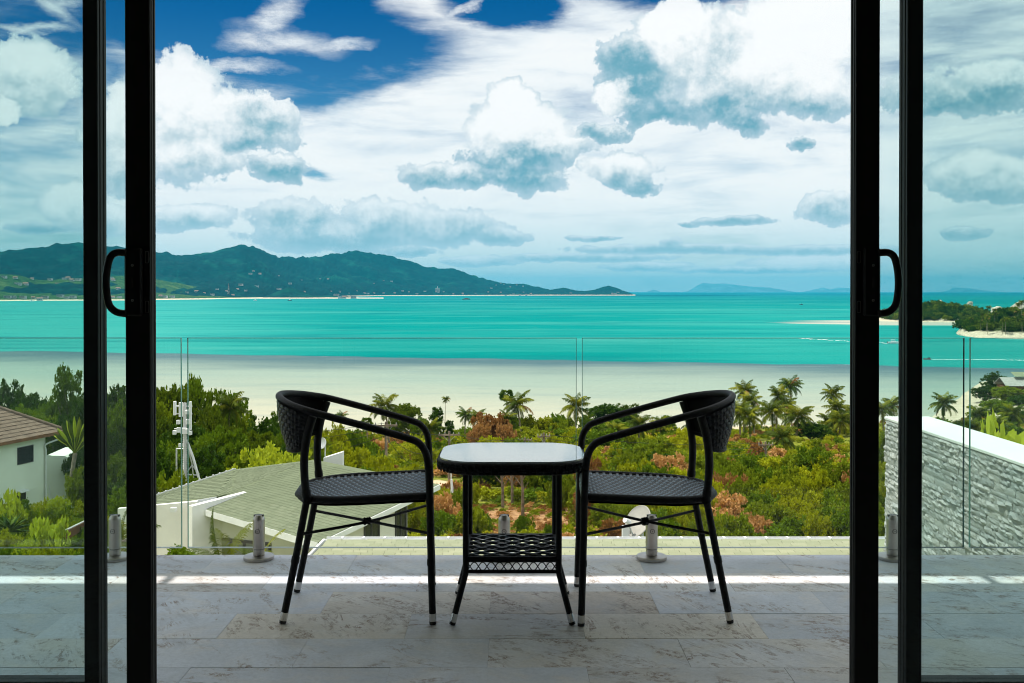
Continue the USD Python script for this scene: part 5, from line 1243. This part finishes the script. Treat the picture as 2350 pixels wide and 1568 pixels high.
while y < ys1:
    x = xs0 + rg.uniform(0, .2)
    while x < xs1:
        L = .20 * rg.uniform(.8, 1.2); zs = [zon(x, y), zon(x + L, y), zon(x + L, y + .15), zon(x, y + .15)]
        if all(z is not None for z in zs):
            e = .010 * rg.uniform(.7, 1.6); q = [np.array([x + .004, y, zs[0] + e]), np.array([x + L - .004, y, zs[1] + e]), np.array([x + L - .004, y + .155, zs[2] + .003]), np.array([x + .004, y + .155, zs[3] + .003])]
            m.add(np.array(q + [k - [0, 0, e + .01] for k in q]) - O, BOXF)
        x += L
    y += .15
m.build('shingle_field', M['green_shingle'], gh, kind='stuff')
def board(name, a, b, h, out, t=.03, mat='white_metal'):
    n = np.array(out, float); q = [a, b, b - [0, 0, h], a - [0, 0, h]]
    MB().prism([x - O + n * .02 for x in q], n * t).build(name, M[mat], gh)
fr_n = -v_h
board('eave_board', P0 + [0, 0, .0], P3, .20, fr_n)
board('rake_board', P3, P2, .16, u)
board('eave_board', E0, E1, .22, (.2, -.98, 0))
# metal edge strip along the ridge on the left
for a, b, n_ in ((T0, T, 16), (T, P1, 0)):
    if n_:
        MB().bar(a - O + [0, 0, .02], b - O + [0, 0, .02], .04, .04).build('edge_strip', M['galvanised'], gh)
        for k in range(n_): c = a + (b - a) * (k + .5) / n_; MB().box(c - O - [.022, .022, -.03], c - O + [.022, .022, .075]).build('strip_clip', M['white_metal'], gh)
# walls
wa, wb = P0 + v_h * .75 - u * .1, P3 + v_h * .75; zb = O[2] - 1.2
def wall(name, a, b, ztop, n, th=.2, mat='render_wall'):
    q = [np.array([a[0], a[1], zb]), np.array([b[0], b[1], zb]), np.array([b[0], b[1], ztop if np.ndim(ztop) == 0 else ztop[1]]), np.array([a[0], a[1], ztop if np.ndim(ztop) == 0 else ztop[0]])]
    MB().prism([x - O for x in q], -np.array(n) * th).build(name, M[mat], gh)
fa, fb = P(474, 1200, 33.3), P(715, 1200, 31.9); fd = (fb - fa)[:2] / np.linalg.norm((fb - fa)[:2]); fn = np.array([fd[1], -fd[0], 0.0]); fn = fn if fn[1] < 0 else -fn
wall('front_wall', fa, fb, tuple(P0[2] + slope * np.dot((q - P0)[:2], v_h[:2]) - .13 for q in (fa, fb)), fn)
def on_line(a, d, px):   # plan point of the line a + t d seen at px
    k = (px - CX) / F; t = (k * a[1] - a[0]) / (d[0] - k * d[1]); return np.array([a[0] + d[0] * t, a[1] + d[1] * t])
wA, wB = on_line(fa, fd, 499), on_line(fa, fd, 622)
frame_window(gh, O, wA, wB, P(520, 1305, wA[1])[2], P(520, 1233, wA[1])[2], fn, 4, 'blind', .10)
# fin wall that rises through the roof along its left edge
f0 = P(441, 1164, 32.3); f1 = J + np.array([0, 0, 0.0]); dv = v_h; L = np.dot((J - f0)[:2], dv[:2])
e1 = f0 + dv * (L + .35); fin = [np.array([f0[0], f0[1], zb]), np.array([e1[0], e1[1], zb]), np.array([e1[0], e1[1], P(528, 1131, 34.3)[2] + .14]), np.array([f0[0], f0[1], f0[2] + .02])]
MB().prism([x - O for x in fin], -u * .22).build('fin_wall', M['white_paint'], gh)
# the wall left of it, set back
l0, l1 = P(270, 1170, 34.0), P(452, 1150, 33.5)
wall('side_wall', l0, l1, (E0[2] + .0, E1[2] + .06), (0.1, -1, 0))
frame_window(gh, O, P(419, 1200, 33.96)[:2], P(426, 1200, 33.96)[:2], P(420, 1300, 34)[2], P(420, 1205, 34)[2], (0, -1, 0), 1, 'dark_window', .02)
MB().box(P(398, 1170, 33.3) - O - [.09, .09, .07], P(398, 1170, 33.3) - O + [.09, .09, .07]).build('wall_lamp', M['white_metal'], gh)
MB().box(P(581, 1206, 30.0) - O - [.09, .09, .07], P(581, 1206, 30.0) - O + [.09, .09, .07]).build('wall_lamp', M['white_metal'], gh)
# right hand gable wall under the rake, with tall windows
ga = P3 - u * .45 + v_h * .2; gd_ = v_h[:2]; gb2 = on_line(ga, gd_, 934); gt_ = np.dot(gb2 - ga[:2], v_h[:2]); gb = ga + v_h * gt_
wall('gable_wall', ga, gb, (P3[2] - .15, P3[2] + gt_ * slope - .15), u)
for pa, pb, yt in ((834, 870, 1196), (906, 932, 1150)):
    A_, B_ = on_line(ga, (gb - ga) / np.linalg.norm(gb - ga), pa), on_line(ga, (gb - ga) / np.linalg.norm(gb - ga), pb)
    frame_window(gh, O, A_, B_, P(pa, 1262, A_[1])[2], P(pa, yt, A_[1])[2], u, 2, 'dark_window', .05)
# white parapet beyond the ridge with its dish
q0 = P(742, 1066, 38.2); q1 = P(786, 1066, 38.2)
pp = [np.array([q0[0], q0[1], q0[2] - 1.0]), np.array([q1[0], q1[1], q1[2] - 1.4]), np.array([q1[0], q1[1], P(786, 1038, 38.2)[2]]), np.array([q0[0], q0[1], P(742, 1052, 38.2)[2]])]
MB().prism([x - O for x in pp], (0, .35, 0)).build('parapet', M['white_paint'], gh)
def dish(name, label, c, r, aim, mat, mast=None):
    t = thing(name, label, 'satellite dish', c); aim = np.array(aim, float); aim /= np.linalg.norm(aim); a = np.cross(aim, [0, 0, 1.0]); a /= np.linalg.norm(a); b = np.cross(a, aim)
    n, rings = 32, 7; V = [aim * 0]; Fc = []
    for k in range(1, rings + 1):
        for q in range(n): rr_ = r * k / rings; th = q * 2 * math.pi / n; V.append(a * rr_ * math.cos(th) + b * rr_ * math.sin(th) * 1.05 + aim * (rr_ / r) ** 2 * r * .22)
    for q in range(n): Fc.append([0, 1 + q, 1 + (q + 1) % n])
    for k in range(rings - 1):
        for q in range(n): s0, s1 = 1 + k * n, 1 + (k + 1) * n; Fc += [[s0 + q, s1 + q, s1 + (q + 1) % n], [s0 + q, s1 + (q + 1) % n, s0 + (q + 1) % n]]
    V = np.array(V); m = MB().add(V, Fc).add(V - aim * .012, np.array(Fc)[:, ::-1]); rim_ = V[-n:]; m.tube(np.vstack([rim_, rim_[:1]]) - aim * .006, .010, 6, False); m.build('reflector', M[mat], t, 40)
    hd = aim * r * 1.05 - b * r * .35; MB().tube([-b * r * .95 + aim * .1 * r, hd], .012, 6).build('feed_arm', M['galvanised'], t, True)
    MB().tube([hd - aim * .06, hd + aim * .05], [.035, .045], 10).build('feed_horn', M['white_metal'], t, 30)
    if mast is not None: MB().tube([-aim * .05, np.array([-aim[0] * .12, -aim[1] * .12, -.1]), np.array([-aim[0] * .12, -aim[1] * .12, -mast])], .022, 8).build('mast', M['white_metal'], t, True)
    return t
dish('satellite_dish', 'small grey satellite dish on a pole by the white parapet of the green roof', P(741, 1018, 37.4), .19, (-.55, -.8, .25), 'galvanised', .55)
sd_ = dish('satellite_dish', 'cream satellite dish behind the clamp post, above the white gutter', P(1468, 1199, 15.0), .235, (-.62, -.45, .45), 'concrete')
bx_ = P(1436, 1222, 15.0) - P(1468, 1199, 15.0); MB().box(bx_ - [.055, .05, .10], bx_ + [.055, .05, .10], .006).build('junction_box', M['white_metal'], sd_)
MB().tube([np.array([0.03, .02, -.05]), np.array([.06, .03, -.5])], .024, 8).build('mast', M['galvanised'], sd_, True)

# the brown roofed house on the left
c0 = np.array([P(104, 1000, 64)[0], 64.0]); ud = np.array([-.27, -.963]); nd = np.array([.963, -.27, 0])
E1_ = P(147, 988, 65); ue = np.array([-.27, -.963, 0]); inn = np.array([-.963, .27, 0])
O = np.array([c0[0] - 3, c0[1] - 3, float(ground(c0[0] - 3, c0[1] - 3))]); gh_keep = gh
bh = thing('brown_roofed_house', 'cream house with brown tiled hip roof at the far left', 'house', O)
gh = bh; zb = O[2] - 1.5
cA, cB = np.array([c0[0], c0[1], 0]), np.array([c0[0] + ud[0] * 12, c0[1] + ud[1] * 12, 0])
wall('wall', cA, cB, E1_[2] + .25, nd, .25, 'cream_wall')
wall('wall', cA + inn * 7, cA + ue * .251 * 0, E1_[2] + .25, (-ue), .25, 'cream_wall')
def atz(py, y): return EYE - (py - HZ) / F * y
for pa, pb, ya, yb, k in ((75, 38, 1021, 1060, 1), (57, 37, 1127, 1147, 1)):
    A_, B_ = on_line(cA, np.array([*ud]), pa), on_line(cA, np.array([*ud]), pb)
    frame_window(bh, O, A_, B_, atz(yb, A_[1]), atz(ya, A_[1]), nd, k, 'dark_window', .05)
    if ya > 1100: 
        hood = [np.array([*A_, atz(ya, A_[1]) + .08]), np.array([*B_, atz(ya, A_[1]) + .08]), np.array([*B_, atz(ya, A_[1]) + .0]) + nd * .35, np.array([*A_, atz(ya, A_[1]) + .0]) + nd * .35]
        MB().prism([x - O for x in hood], (0, 0, .05)).build('window_hood', M['white_paint'], bh)
Rk = 4.4; rise = Rk * .62
Rg = E1_ + inn * Rk + ue * Rk + np.array([0, 0, rise]); E0_ = E1_ + ue * 14; R0_ = E0_ + inn * Rk + np.array([0, 0, rise]); Eb = E1_ + inn * 2 * Rk
quad('roof_deck', [E1_, E0_, R0_, Rg], M['roof_felt'], bh, O, .08, (0, 0, 1)); quad('roof_deck', [E1_, Rg, Eb], M['roof_felt'], bh, O, .08, (0, 0, 1)); quad('roof_deck', [Eb, Rg, R0_, E0_ + inn * 2 * Rk], M['roof_felt'], bh, O, .08, (0, 0, 1))
vs = inn * Rk + np.array([0, 0, rise]); sl_len = np.linalg.norm(vs); vs /= sl_len; nn = np.cross(ue, vs); nn = nn if nn[2] > 0 else -nn
tabs = course(None, E1_ - O - vs * .05, ue, vs, nn, 13.9, sl_len, .33, .24, .035, np.random.default_rng(4), keep=lambda a, b: a > b * math.cos(math.atan(.62)) - .1)
lay(bh, tabs, M['brown_tile'], lambda t: t[1][0] + t[1][1] * .6, 'roof_tile')
for k in range(16):
    a = E1_ + (Rg - E1_) * k / 16; b = E1_ + (Rg - E1_) * (k + 1.08) / 16
    MB().tube([a - O + [0, 0, .05], b - O + [0, 0, .09]], [.12, .10], 8).build('ridge_tile', M['brown_tile'], bh, True)
MB().prism([x - O for x in (E1_ + nd * .04, E0_ + nd * .04, E0_ + nd * .04 - [0, 0, .2], E1_ + nd * .04 - [0, 0, .2])], nd * .04).build('eave_board', M['rust'], bh)
MB().prism([x - O for x in (E1_ - [0, 0, .16], E0_ - [0, 0, .16], E0_ + inn * .95 - [0, 0, .12], E1_ + inn * .95 - [0, 0, .12])], (0, 0, -.03)).build('soffit', M['white_paint'], bh)
dp = np.array([c0[0], c0[1], 0]) + nd * .08 + ue * .05
MB().tube(bez([E1_ - O + nd * 0 - ue * -.1 - [0, 0, .2], np.array([E1_[0], E1_[1], E1_[2] - .5]) - O + inn * .2, dp - O + [0, 0, E1_[2] - .75], dp - O + [0, 0, E1_[2] - 1.1]], 12), .055, 8).tube([dp - O + [0, 0, E1_[2] - 1.1], dp - O + [0, 0, zb]], .055, 8).build('drainpipe', M['white_paint'], bh, True)
# lower annex with a curved parapet
ax0 = cA + nd * .01 - ue * 0.02; 
a0, a1 = P(106, 1046, 65.2), P(158, 1050, 66.5)
MB().prism([x - O for x in (np.array([a0[0], a0[1], zb]), np.array([a1[0], a1[1], zb]), np.array([a1[0], a1[1], a1[2] - .25]), a1 + (a0 - a1) * .06, a1 + (a0 - a1) * .2 + [0, 0, .07], a0)], (-.3, 3.5, 0)).build('annex_wall', M['cream_wall'], bh)
MB().tube([P(114, 1115, 64.6) - O, P(114, 1170, 64.6) - O], .04, 6).build('standpipe', M['white_paint'], bh)

# garden wall glimpse
O = P(165, 1205, 44); gw = thing('retaining_wall', 'low red brown retaining wall in the left garden', 'wall', O)
MB().bar(P(150, 1228, 41) - O, P(205, 1200, 47) - O, .18, .34).build('wall_body', M['rust'], gw); MB().bar(P(150, 1228, 41) - O + [0, 0, .19], P(205, 1200, 47) - O + [0, 0, .19], .12, .03).build('coping', M['concrete'], gw)

# ------------------------------------------------------------------ antenna mast
mb_ = P(424, 1105, 48); O = np.array([mb_[0], mb_[1], float(ground(mb_[0], mb_[1]))]); D = 48.0
am = thing('antenna_mast', 'white mobile phone antenna mast behind the green roof', 'antenna mast', O)
def q_(px, py, d=D): return P(px, py, d) - O
MB().tube([np.array([q_(424, 930)[0], 0, -.3]), q_(424, 925)], .085, 8).build('pole', M['galvanised'], am, True)
for k, (px, y0, y1, w, d) in enumerate(((401, 921, 953, 5.5, 47.6), (415, 924, 957, 7, 47.3), (437, 922, 987, 4.5, 47.7), (424, 926, 950, 3, 48.5))):
    c = (q_(px, y0, d) + q_(px, y1, d)) / 2; h = abs(q_(px, y0, d)[2] - q_(px, y1, d)[2]) / 2; ww = w * D / F / 2
    MB().box(c - [ww, .09, h], c + [ww, .09, h], .012).build('panel_antenna', M['white_metal'], am)
for px, py, s in ((429, 946, 4), (432, 968, 5), (409, 969, 4), (401, 993, 4), (411, 987, 5), (421, 989, 6), (430, 990, 5), (436, 994, 4), (414, 1022, 3.5)):
    c = q_(px, py, 47.6); r = s * D / F; MB().box(c - [r * .9, .10, r * 1.15], c + [r * .9, .10, r * 1.15], .01).build('radio_unit', M['white_metal'], am)
for a, b in (((398, 933), (441, 933)), ((398, 950), (441, 950)), ((400, 985), (440, 985)), ((405, 1030), (424, 1030)), ((405, 1030), (405, 1094)), ((405, 1094), (424, 1094))):
    MB().tube([q_(*a), q_(*b)], .036, 6).build('bracket', M['galvanised'], am, True)
MB().tube([q_(428, 1010), q_(443, 1050), q_(465, 1130)], .065, 6).build('stay', M['white_metal'], am, True)
MB().tube([q_(428, 1018, 49), q_(440, 1062, 49.5), q_(448, 1130, 50)], .035, 6).build('stay', M['galvanised'], am, True)
MB().tube([q_(425, 1089), q_(457, 1091)], .035, 6).tube([q_(441, 1068), q_(457, 1089)], .03, 6).tube([q_(425, 1089), q_(441, 1068)], .03, 6).build('stay_brace', M['galvanised'], am, True)
ld = MB()
for k in range(24): y = 1005 + k * 4.2; ld.tube([q_(420, y), q_(429, y)], .03, 4)
ld.build('rung', M['galvanised'], am, kind='stuff')

# ------------------------------------------------------------------ utility poles and their wires
def pole(label, px, py, d, arm, lean=0, white=False):
    t_ = P(px, py, d); zg = float(ground(t_[0], t_[1])); O = np.array([t_[0], t_[1], zg]); h = t_[2] - zg
    t = thing('utility_pole', label, 'utility pole', O, group='wooden utility poles on the slope')
    MB().tube([(0, 0, -.5), (lean, 0, h)], [.14, .10], 9).build('post', M['wood_pole'], t, True)
    MB().bar((lean - arm / 2, -.1, h - .35), (lean + arm / 2, -.1, h - .30), .12, .14).build('crossarm', M['wood_pole'], t)
    for s in (-1, 1): MB().bar((lean + s * arm * .28, -.1, h - .38), (lean, -.05, h - .95), .04, .03).build('arm_brace', M['galvanised'], t)
    for k in (-.45, -.2, .2, .45): MB().tube([(lean + k * arm, -.1, h - .27), (lean + k * arm, -.1, h - .06)], [.05, .035], 7).build('insulator', M['concrete'], t, True)
    if white: MB().tube([(.18, -.1, -.3), (.18, -.1, 1.6)], .06, 8).build('cable_guard', M['white_paint'], t, True)
    return O + np.array([lean, -.1, h - .1])
w1 = pole('utility pole seen through the arms of the left chair', 886, 968, 82, 1.9, 0, True)
w2 = pole('utility pole with broad crossarm just left of the table', 1031, 990, 88, 1.9, 0, True)
w3 = pole('utility pole behind the right half of the table top', 1248, 994, 92, 1.2)
w4 = pole('thin utility pole amid the palms right of the right chair', 1757, 1014, 105, 1.6)
w5 = pole('utility pole mostly hidden by bushes behind the table', 1205, 1004, 118, 1.7)
def cable(a, b, sag, off):
    t = np.linspace(0, 1, 15)[:, None]; p = a * (1 - t) + b * t + np.array(off); p[:, 2] -= sag * 4 * (t * (1 - t))[:, 0]
    m = MB(); m.tube(p, .018, 4, False); m.build('wire', M['wire'], wr_)
for a, b, lab in ((w1, w2, 'sagging bundle of black cables between the two poles left of the table'), (w2, w5, 'overhead cables running from the left pole past the table top'), (w5, w3, 'short overhead cables between the poles behind the table'), (w3, w4, 'long overhead cables towards the palms on the right'), (w1, w1 + np.array([-34, -6, -2.0]), 'overhead cables running left behind the green roof')):
    wr_ = thing('overhead_cables', lab, 'cables', a)
    for k, s in enumerate((.5, .9, 1.5, 2.2)):
        cable(np.zeros(3), b - a, s, (0, 0, -.35 * k))
for px, y0, y1, d, nm, lab in ((1036, 1100, 1142, 74, 'white_post', 'short white post below the table edge on the left'), (1150, 1085, 1150, 75, 'dead_trunk', 'dark bare tree trunk under the table, left one'), (1172, 1085, 1140, 76, 'dead_trunk', 'dark bare tree trunk under the table, middle one'), (1196, 1085, 1165, 70, 'dead_trunk', 'dark bare leaning tree trunk under the table, nearest one')):
    a, b = P(px, y0, d), P(px + (4 if 'trunk' in nm else 0), y1, d); t = thing(nm, lab, 'post' if 'post' in nm else 'tree trunk', b)
    m = MB().tube([np.array([0, 0, -.6]), (a - b) * .5 + [.05, 0, 0], a - b], [.13, .10, .08], 7)
    m.build('post' if 'post' in nm else 'trunk', M['white_metal' if 'post' in nm else 'bark'], t, True)
    if 'trunk' in nm:
        for k in range(3): MB().tube([(a - b) * (.45 + .15 * k), (a - b) * (.7 + .15 * k) + [.5 * (-1) ** k, .1, 0.1]], [.05, .02], 5).build('branch', M['bark'], t, True)
# house on the headland, right
O = P(2330, 882, 262); hs = thing('beach_house', 'long grey roofed house on the headland at the right edge', 'house', O)
z_ = 2.2
MB().box((-3.4, -2.5, -2.6), (8, 3, -.2)).build('wall', M['rust'], hs)
MB().prism([(-4.0, -3.2, -.3), (9, -3.2, -.3), (9, .3, 1.7), (-4.0, .3, 1.7)], (0, 0, .12)).prism([(-4.0, .3, 1.7), (9, .3, 1.7), (9, 3.8, -.2), (-4.0, 3.8, -.2)], (0, 0, .12)).build('roof', M['concrete'], hs)
MB().prism([(-.5, -1.0, 2.0), (9, -1.0, 2.0), (9, 1.5, 3.0), (-.5, 1.5, 3.0)], (0, 0, .1)).build('upper_roof', M['pale_shingle'], hs)
for k in range(4): MB().box((-2.0 + 2.4 * k, -2.56, -2.0), (-.4 + 2.4 * k, -2.49, -.9)).build('window', M['dark_window'], hs)
for k in range(6): MB().box((-2.6 + 1.9 * k, -3.1, -2.6), (-2.48 + 1.9 * k, -2.98, -.2)).build('porch_post', M['wood_pole'], hs)
# rocks and huts on the right islet
def boulder(name, label, c, r, seed, mat='rock'):
    s = trimesh.creation.icosphere(3, 1.0); d = s.vertices.copy(); k = 1 + .55 * (meshkit.fbm(d * 1.6 + seed, 4, seed) - .5) * 2; s.vertices = d * k[:, None] * np.array(r)
    t = tag(MB().mesh(s).build(name, M[mat], None), label, 'rock'); UsdGeom.Xformable(t).AddTranslateOp().Set(tuple(float(q) for q in c))
boulder('boulder', 'pale boulder crowning the islet at the right edge', P(2340, 716, 790), (7.5, 6, 7), 3); boulder('boulder', 'pale boulder left of the islet summit', P(2290, 718, 800), (5.5, 5, 5), 9)
boulder('boulder', 'small pale rock on the wooded islet ridge', P(2226, 698, 1110), (3.2, 3, 3), 5); boulder('boulder', 'small pale rock poking from the islet trees near the door stile', P(2158, 693, 1110), (2.4, 2, 2), 6)
boulder('rock', 'pale shore rock at the tip of the palm islet beach', P(2216, 758, 706), (3.0, 2.2, 1.2), 12)
boulder('reef_rock', 'low dark reef rock far out in the bay', P(1070, 688.5, 3550), (14, 10, 5.5), 15, 'dark_rock')
for px, d, w, lab in ((2262, 722, 4.2, 'grey roofed beach hut among the islet palms'), (2306, 716, 3.2, 'second smaller beach hut on the islet, nearer the right edge')):
    c = P(px, 757, d); t = thing('beach_hut', lab, 'hut', (c[0], c[1], SEA + 1.2))
    MB().box((-w, -2, -.8), (w, 2, 2.0)).build('wall', M['rust'], t); MB().prism([(-w - .6, -2.8, 2.0), (-w - .6, 2.8, 2.0), (-w - .6, 0, 3.6)], (2 * w + 1.2, 0, 0)).build('roof', M['concrete'], t)
# boats
def hull(m, L, W, Hh, z=0):
    t = np.linspace(0, 1, 12); w = W * np.where(t < .55, 1, np.sqrt(np.clip(1 - ((t - .55) / .45) ** 2, 0, 1))); x = (t - .5) * L; sh = Hh * (1 + .35 * t ** 2); V, Fc = [], []
    for k in range(12): V += [(x[k], -w[k], z + sh[k]), (x[k], -w[k] * .6, z), (x[k], w[k] * .6, z), (x[k], w[k], z + sh[k])]
    for k in range(11):
        for q in range(3): a = k * 4 + q; Fc += [[a, a + 4, a + 5], [a, a + 5, a + 1]]
        Fc += [[k * 4, k * 4 + 3, k * 4 + 7], [k * 4, k * 4 + 7, k * 4 + 4]]
    Fc += [[0, 1, 2], [0, 2, 3]]; return m.add(np.array(V), np.array(Fc))
def sea_at(px, py):
    d = (EYE - SEA) * F / (py - HZ); return np.array([(px - CX) / F * d, d, SEA])
c = sea_at(2050, 788.5); t = thing('speedboat', 'white speedboat with canopy, moving right between the right door stiles', 'boat', c)
hull(MB(), 6.4, 1.1, .8).build('hull', M['boat_white'], t); MB().box((-.8, -.7, .8), (1.2, .7, 1.5), .1).build('cabin', M['boat_white'], t); MB().box((-1.2, -.8, 1.95), (1.0, .8, 2.03)).build('canopy', M['white_metal'], t)
for sx in (-1.1, .9):
    for sy in (-.7, .7): MB().tube([(sx, sy, 1.0), (sx, sy, 1.96)], .03, 5).build('canopy_post', M['galvanised'], t)
MB().box((-3.5, -.3, .2), (-3.15, .3, 1.1), .04).build('outboard_motor', M['dark_cloth'], t)
c2 = sea_at(2128, 825.5); t = thing('inflatable_boat', 'small red boat with riders crossing the reef on the right', 'boat', c2, 180)
hull(MB(), 3.4, .6, .4).build('hull', M['boat_red'], t)
for k, x in enumerate((-.6, -1.3)):
    b = MB()
    for a_, b_, r in (((x, 0, .35), (x + .04, 0, .85), .17), ((x + .03, .18, .8), (x + .35, .2, .55), .06), ((x + .03, -.18, .8), (x + .35, -.2, .55), .06), ((x, .12, .42), (x + .42, .14, .40), .09), ((x, -.12, .42), (x + .42, -.14, .40), .09), ((x + .04, 0, .85), (x + .05, 0, .98), .07)): b.tube([a_, b_], r, 8)
    s = trimesh.creation.icosphere(2, .12); s.apply_translation((x + .06, 0, 1.08)); b.mesh(s)
    pt = b.build('person', M['dark_cloth'], None, True); UsdGeom.Xformable(pt).AddTranslateOp().Set(tuple(float(q) for q in c2)); UsdGeom.Xformable(pt).AddRotateZOp().Set(180.0)
    tag(pt, ('person in dark clothes seated at the front of the small red boat', 'person in dark clothes seated at the back of the small red boat')[k], 'person')
def wake(label, a, b, w0, w1, seed):
    rg = np.random.default_rng(seed); n = 70; t = np.linspace(0, 1, n); p = a[None] * (1 - t[:, None]) + b[None] * t[:, None]; d = (b - a) / np.linalg.norm(b - a); s = np.array([-d[1], d[0], 0]); m = MB()
    for k in range(n - 1):
        for q in range(3):
            w = (w0 + (w1 - w0) * t[k]) * rg.uniform(.15, .6); c = p[k] + s * rg.normal(0, .5) * (w0 + (w1 - w0) * t[k]) + [0, 0, .03 + rg.uniform(0, .06)]; L = np.linalg.norm(b - a) / n * rg.uniform(.5, 1.3)
            if rg.random() < .25 + .45 * t[k]: continue
            m.add([c - d * L - [0, 0, .02], c + s * w, c + d * L, c - s * w, c + [0, 0, .10]], [[0, 4, 1], [1, 4, 2], [2, 4, 3], [3, 4, 0]])
    x = m.build('wake', M['foam'], None); tag(x, label, 'wake', None, 'stuff')
wake('white foam trail behind the speedboat', c + [-3.0, 0, 0], sea_at(1830, 777), .7, 1.6, 3); wake('white foam trail behind the small red boat', c2 + [1.6, 0, 0], sea_at(2420, 828), .45, .8, 4)
c3 = sea_at(1839, 700); t = thing('longtail_boat', 'tiny dark boat with upright figure near the horizon on the right', 'boat', c3, 20)
hull(MB(), 8, 1.2, 1.3).build('hull', M['dark_cloth'], t); MB().tube([(-.3, 0, .8), (-.3, 0, 5.5)], .22, 6).build('mast', M['dark_cloth'], t)
for px, py, s, lab in ((586, 690, 1, 'small white boat moored off the far beach, right of the left door'), (665, 690.5, 1.2, 'small dark boat moored off the wooded knoll'), (72, 692, 1.3, 'white boat moored off the far beach at the far left'), (2045, 680, 1, 'tiny boat near the end of the headland')):
    cc_ = sea_at(px, py) if px < 2000 else sea_at(1992, 683); t = thing('moored_boat', lab, 'boat', cc_, 30, s)
    hull(MB(), 11, 1.6, 1.6).build('hull', M['boat_white' if 'white' in lab else 'dark_cloth'], t); MB().box((-2, -1.1, 1.6), (1.2, 1.1, 3.4)).build('cabin', M['boat_white'], t); MB().tube([(-.3, 0, 2), (-.3, 0, 13)], .15, 5).build('mast', M['galvanised'], t)
# houses and hotels on the far shore: small, alike, each one a thing
plain('far_wall', (0.46, 0.45, 0.43), 0.9, 0, 0.1, 0.25, 0.02)
fh = proto('shore_house'); MB().box((-8, -5, -2), (8, 5, 5)).build('wall', M['far_wall'], fh); MB().prism([(-9, -6.5, 5), (-9, 6.5, 5), (-9, 0, 9)], (18, 0, 0)).build('roof', M['brown_tile'], fh)
for k in range(3): MB().box((-6 + 4.6 * k, -5.08, 1), (-3.6 + 4.6 * k, -4.99, 3.4)).build('window', M['dark_window'], fh)
fh2 = proto('flat_house'); MB().box((-11, -5, -3), (11, 5, 7)).box((-11.5, -5.6, 7), (11.5, 5.5, 7.6)).build('wall', M['far_wall'], fh2)
for k in range(5):
    for z in (.5, 4): MB().box((-9.5 + 4.1 * k, -5.08, z), (-7 + 4.1 * k, -4.99, z + 2)).build('window', M['dark_window'], fh2)
def along(V, px, hmin, hmax):
    """The first point up the slope of a range, at the view column px, above hmin."""
    k = int(np.argmin(np.abs(np.arctan2(V[:, 1, 0], V[:, 1, 1]) - math.atan((px - CX) / F)))); col = V[k]; j = int(np.argmax(col[:, 2] > SEA + hmin)); return col[j]

hrg = np.random.default_rng(41)
def shore(V, pxs, h0, h1, lab, grp, sc=(.65, 1.05)):
    for q_i, px in enumerate(sorted(pxs)):
        p = along(V, px, hrg.uniform(h0, h1), 0); k = hrg.random() < .5
        copy_of(fh if k else fh2, 'shore_house', '%s, %s from the left' % (lab, nth(q_i)), 'house', (p[0], p[1] - 6, max(p[2], SEA + 2.5)), hrg.uniform(-25, 25), hrg.uniform(*sc), grp)
shore(H2, [12, 38, 44, 60, 75, 80, 92, 100, 118, 128, 134, 150, 158, 168, 176, 182, 182, 255, 262, 272], 34, 75, 'pale house on the far left foothill', 'houses on the left foothill')
shore(H2, [20, 30, 55, 78, 104, 140, 156, 170, 230, 262, 276, 370, 380, 395], 4.5, 9, 'low pale house behind the far left beach', 'houses behind the left beach')
shore(H1, [430, 452, 470, 488, 500, 520, 536, 548, 566, 640, 700, 760, 780, 800, 820, 838, 846, 860, 880, 905, 925, 940, 958, 975, 1000, 1020, 1040, 1064, 1090, 1120, 1150, 1180, 1200, 1220, 1235], 5, 26, 'tiny pale building along the far shore', 'buildings along the far shore', (.5, .9))
shore(H1, [555, 575, 583, 590, 596, 640, 668, 690, 735, 752, 860, 880, 900, 1128, 1140, 1148, 1155, 1162, 1170, 1185, 1194, 1200, 1208], 45, 120, 'pale villa high on the far hillside', 'villas on the far hillside', (.5, .9))
shore(H4, [1405, 1412, 1418, 1310], 5, 16, 'tiny house on the distant headland point', 'houses on the headland point', (.6, .9))
shore(H3, [772, 782, 790, 812], 8, 16, 'pale resort building beside the knoll', 'resort buildings by the knoll', (.8, 1.1))
p = along(H1, 1005, 14, 0); t = thing('white_tower', 'slim white tower block at the foot of the far hills', 'tower', p)
MB().box((-13, -9, -4), (13, 9, 26)).build('wall', M['far_wall'], t); MB().box((-3, -3, 26), (3, 3, 40)).build('turret', M['far_wall'], t)
for z in range(4):
    for k in range(4): MB().box((-11 + 6.2 * k, -9.1, 2 + 5.5 * z), (-7.5 + 6.2 * k, -8.98, 5 + 5.5 * z)).build('window', M['dark_window'], t)
p = along(H1, 526, 6, 0); t = thing('radio_tower', 'thin brown lattice tower at the foot of the far hills', 'tower', p)
for sx in (-1, 1):
    for sy in (-1, 1): MB().tube([(sx * 4, sy * 4, 0), (sx * .5, sy * .5, 48)], .3, 5).build('leg', M['rust'], t)
for z in range(1, 9): w = 4 - 3.5 * z / 9; MB().tube([(-w, -w, 5.3 * z), (w, -w, 5.3 * z), (w, w, 5.3 * z), (-w, w, 5.3 * z), (-w, -w, 5.3 * z)], .25, 4).build('ring_brace', M['white_metal'], t)
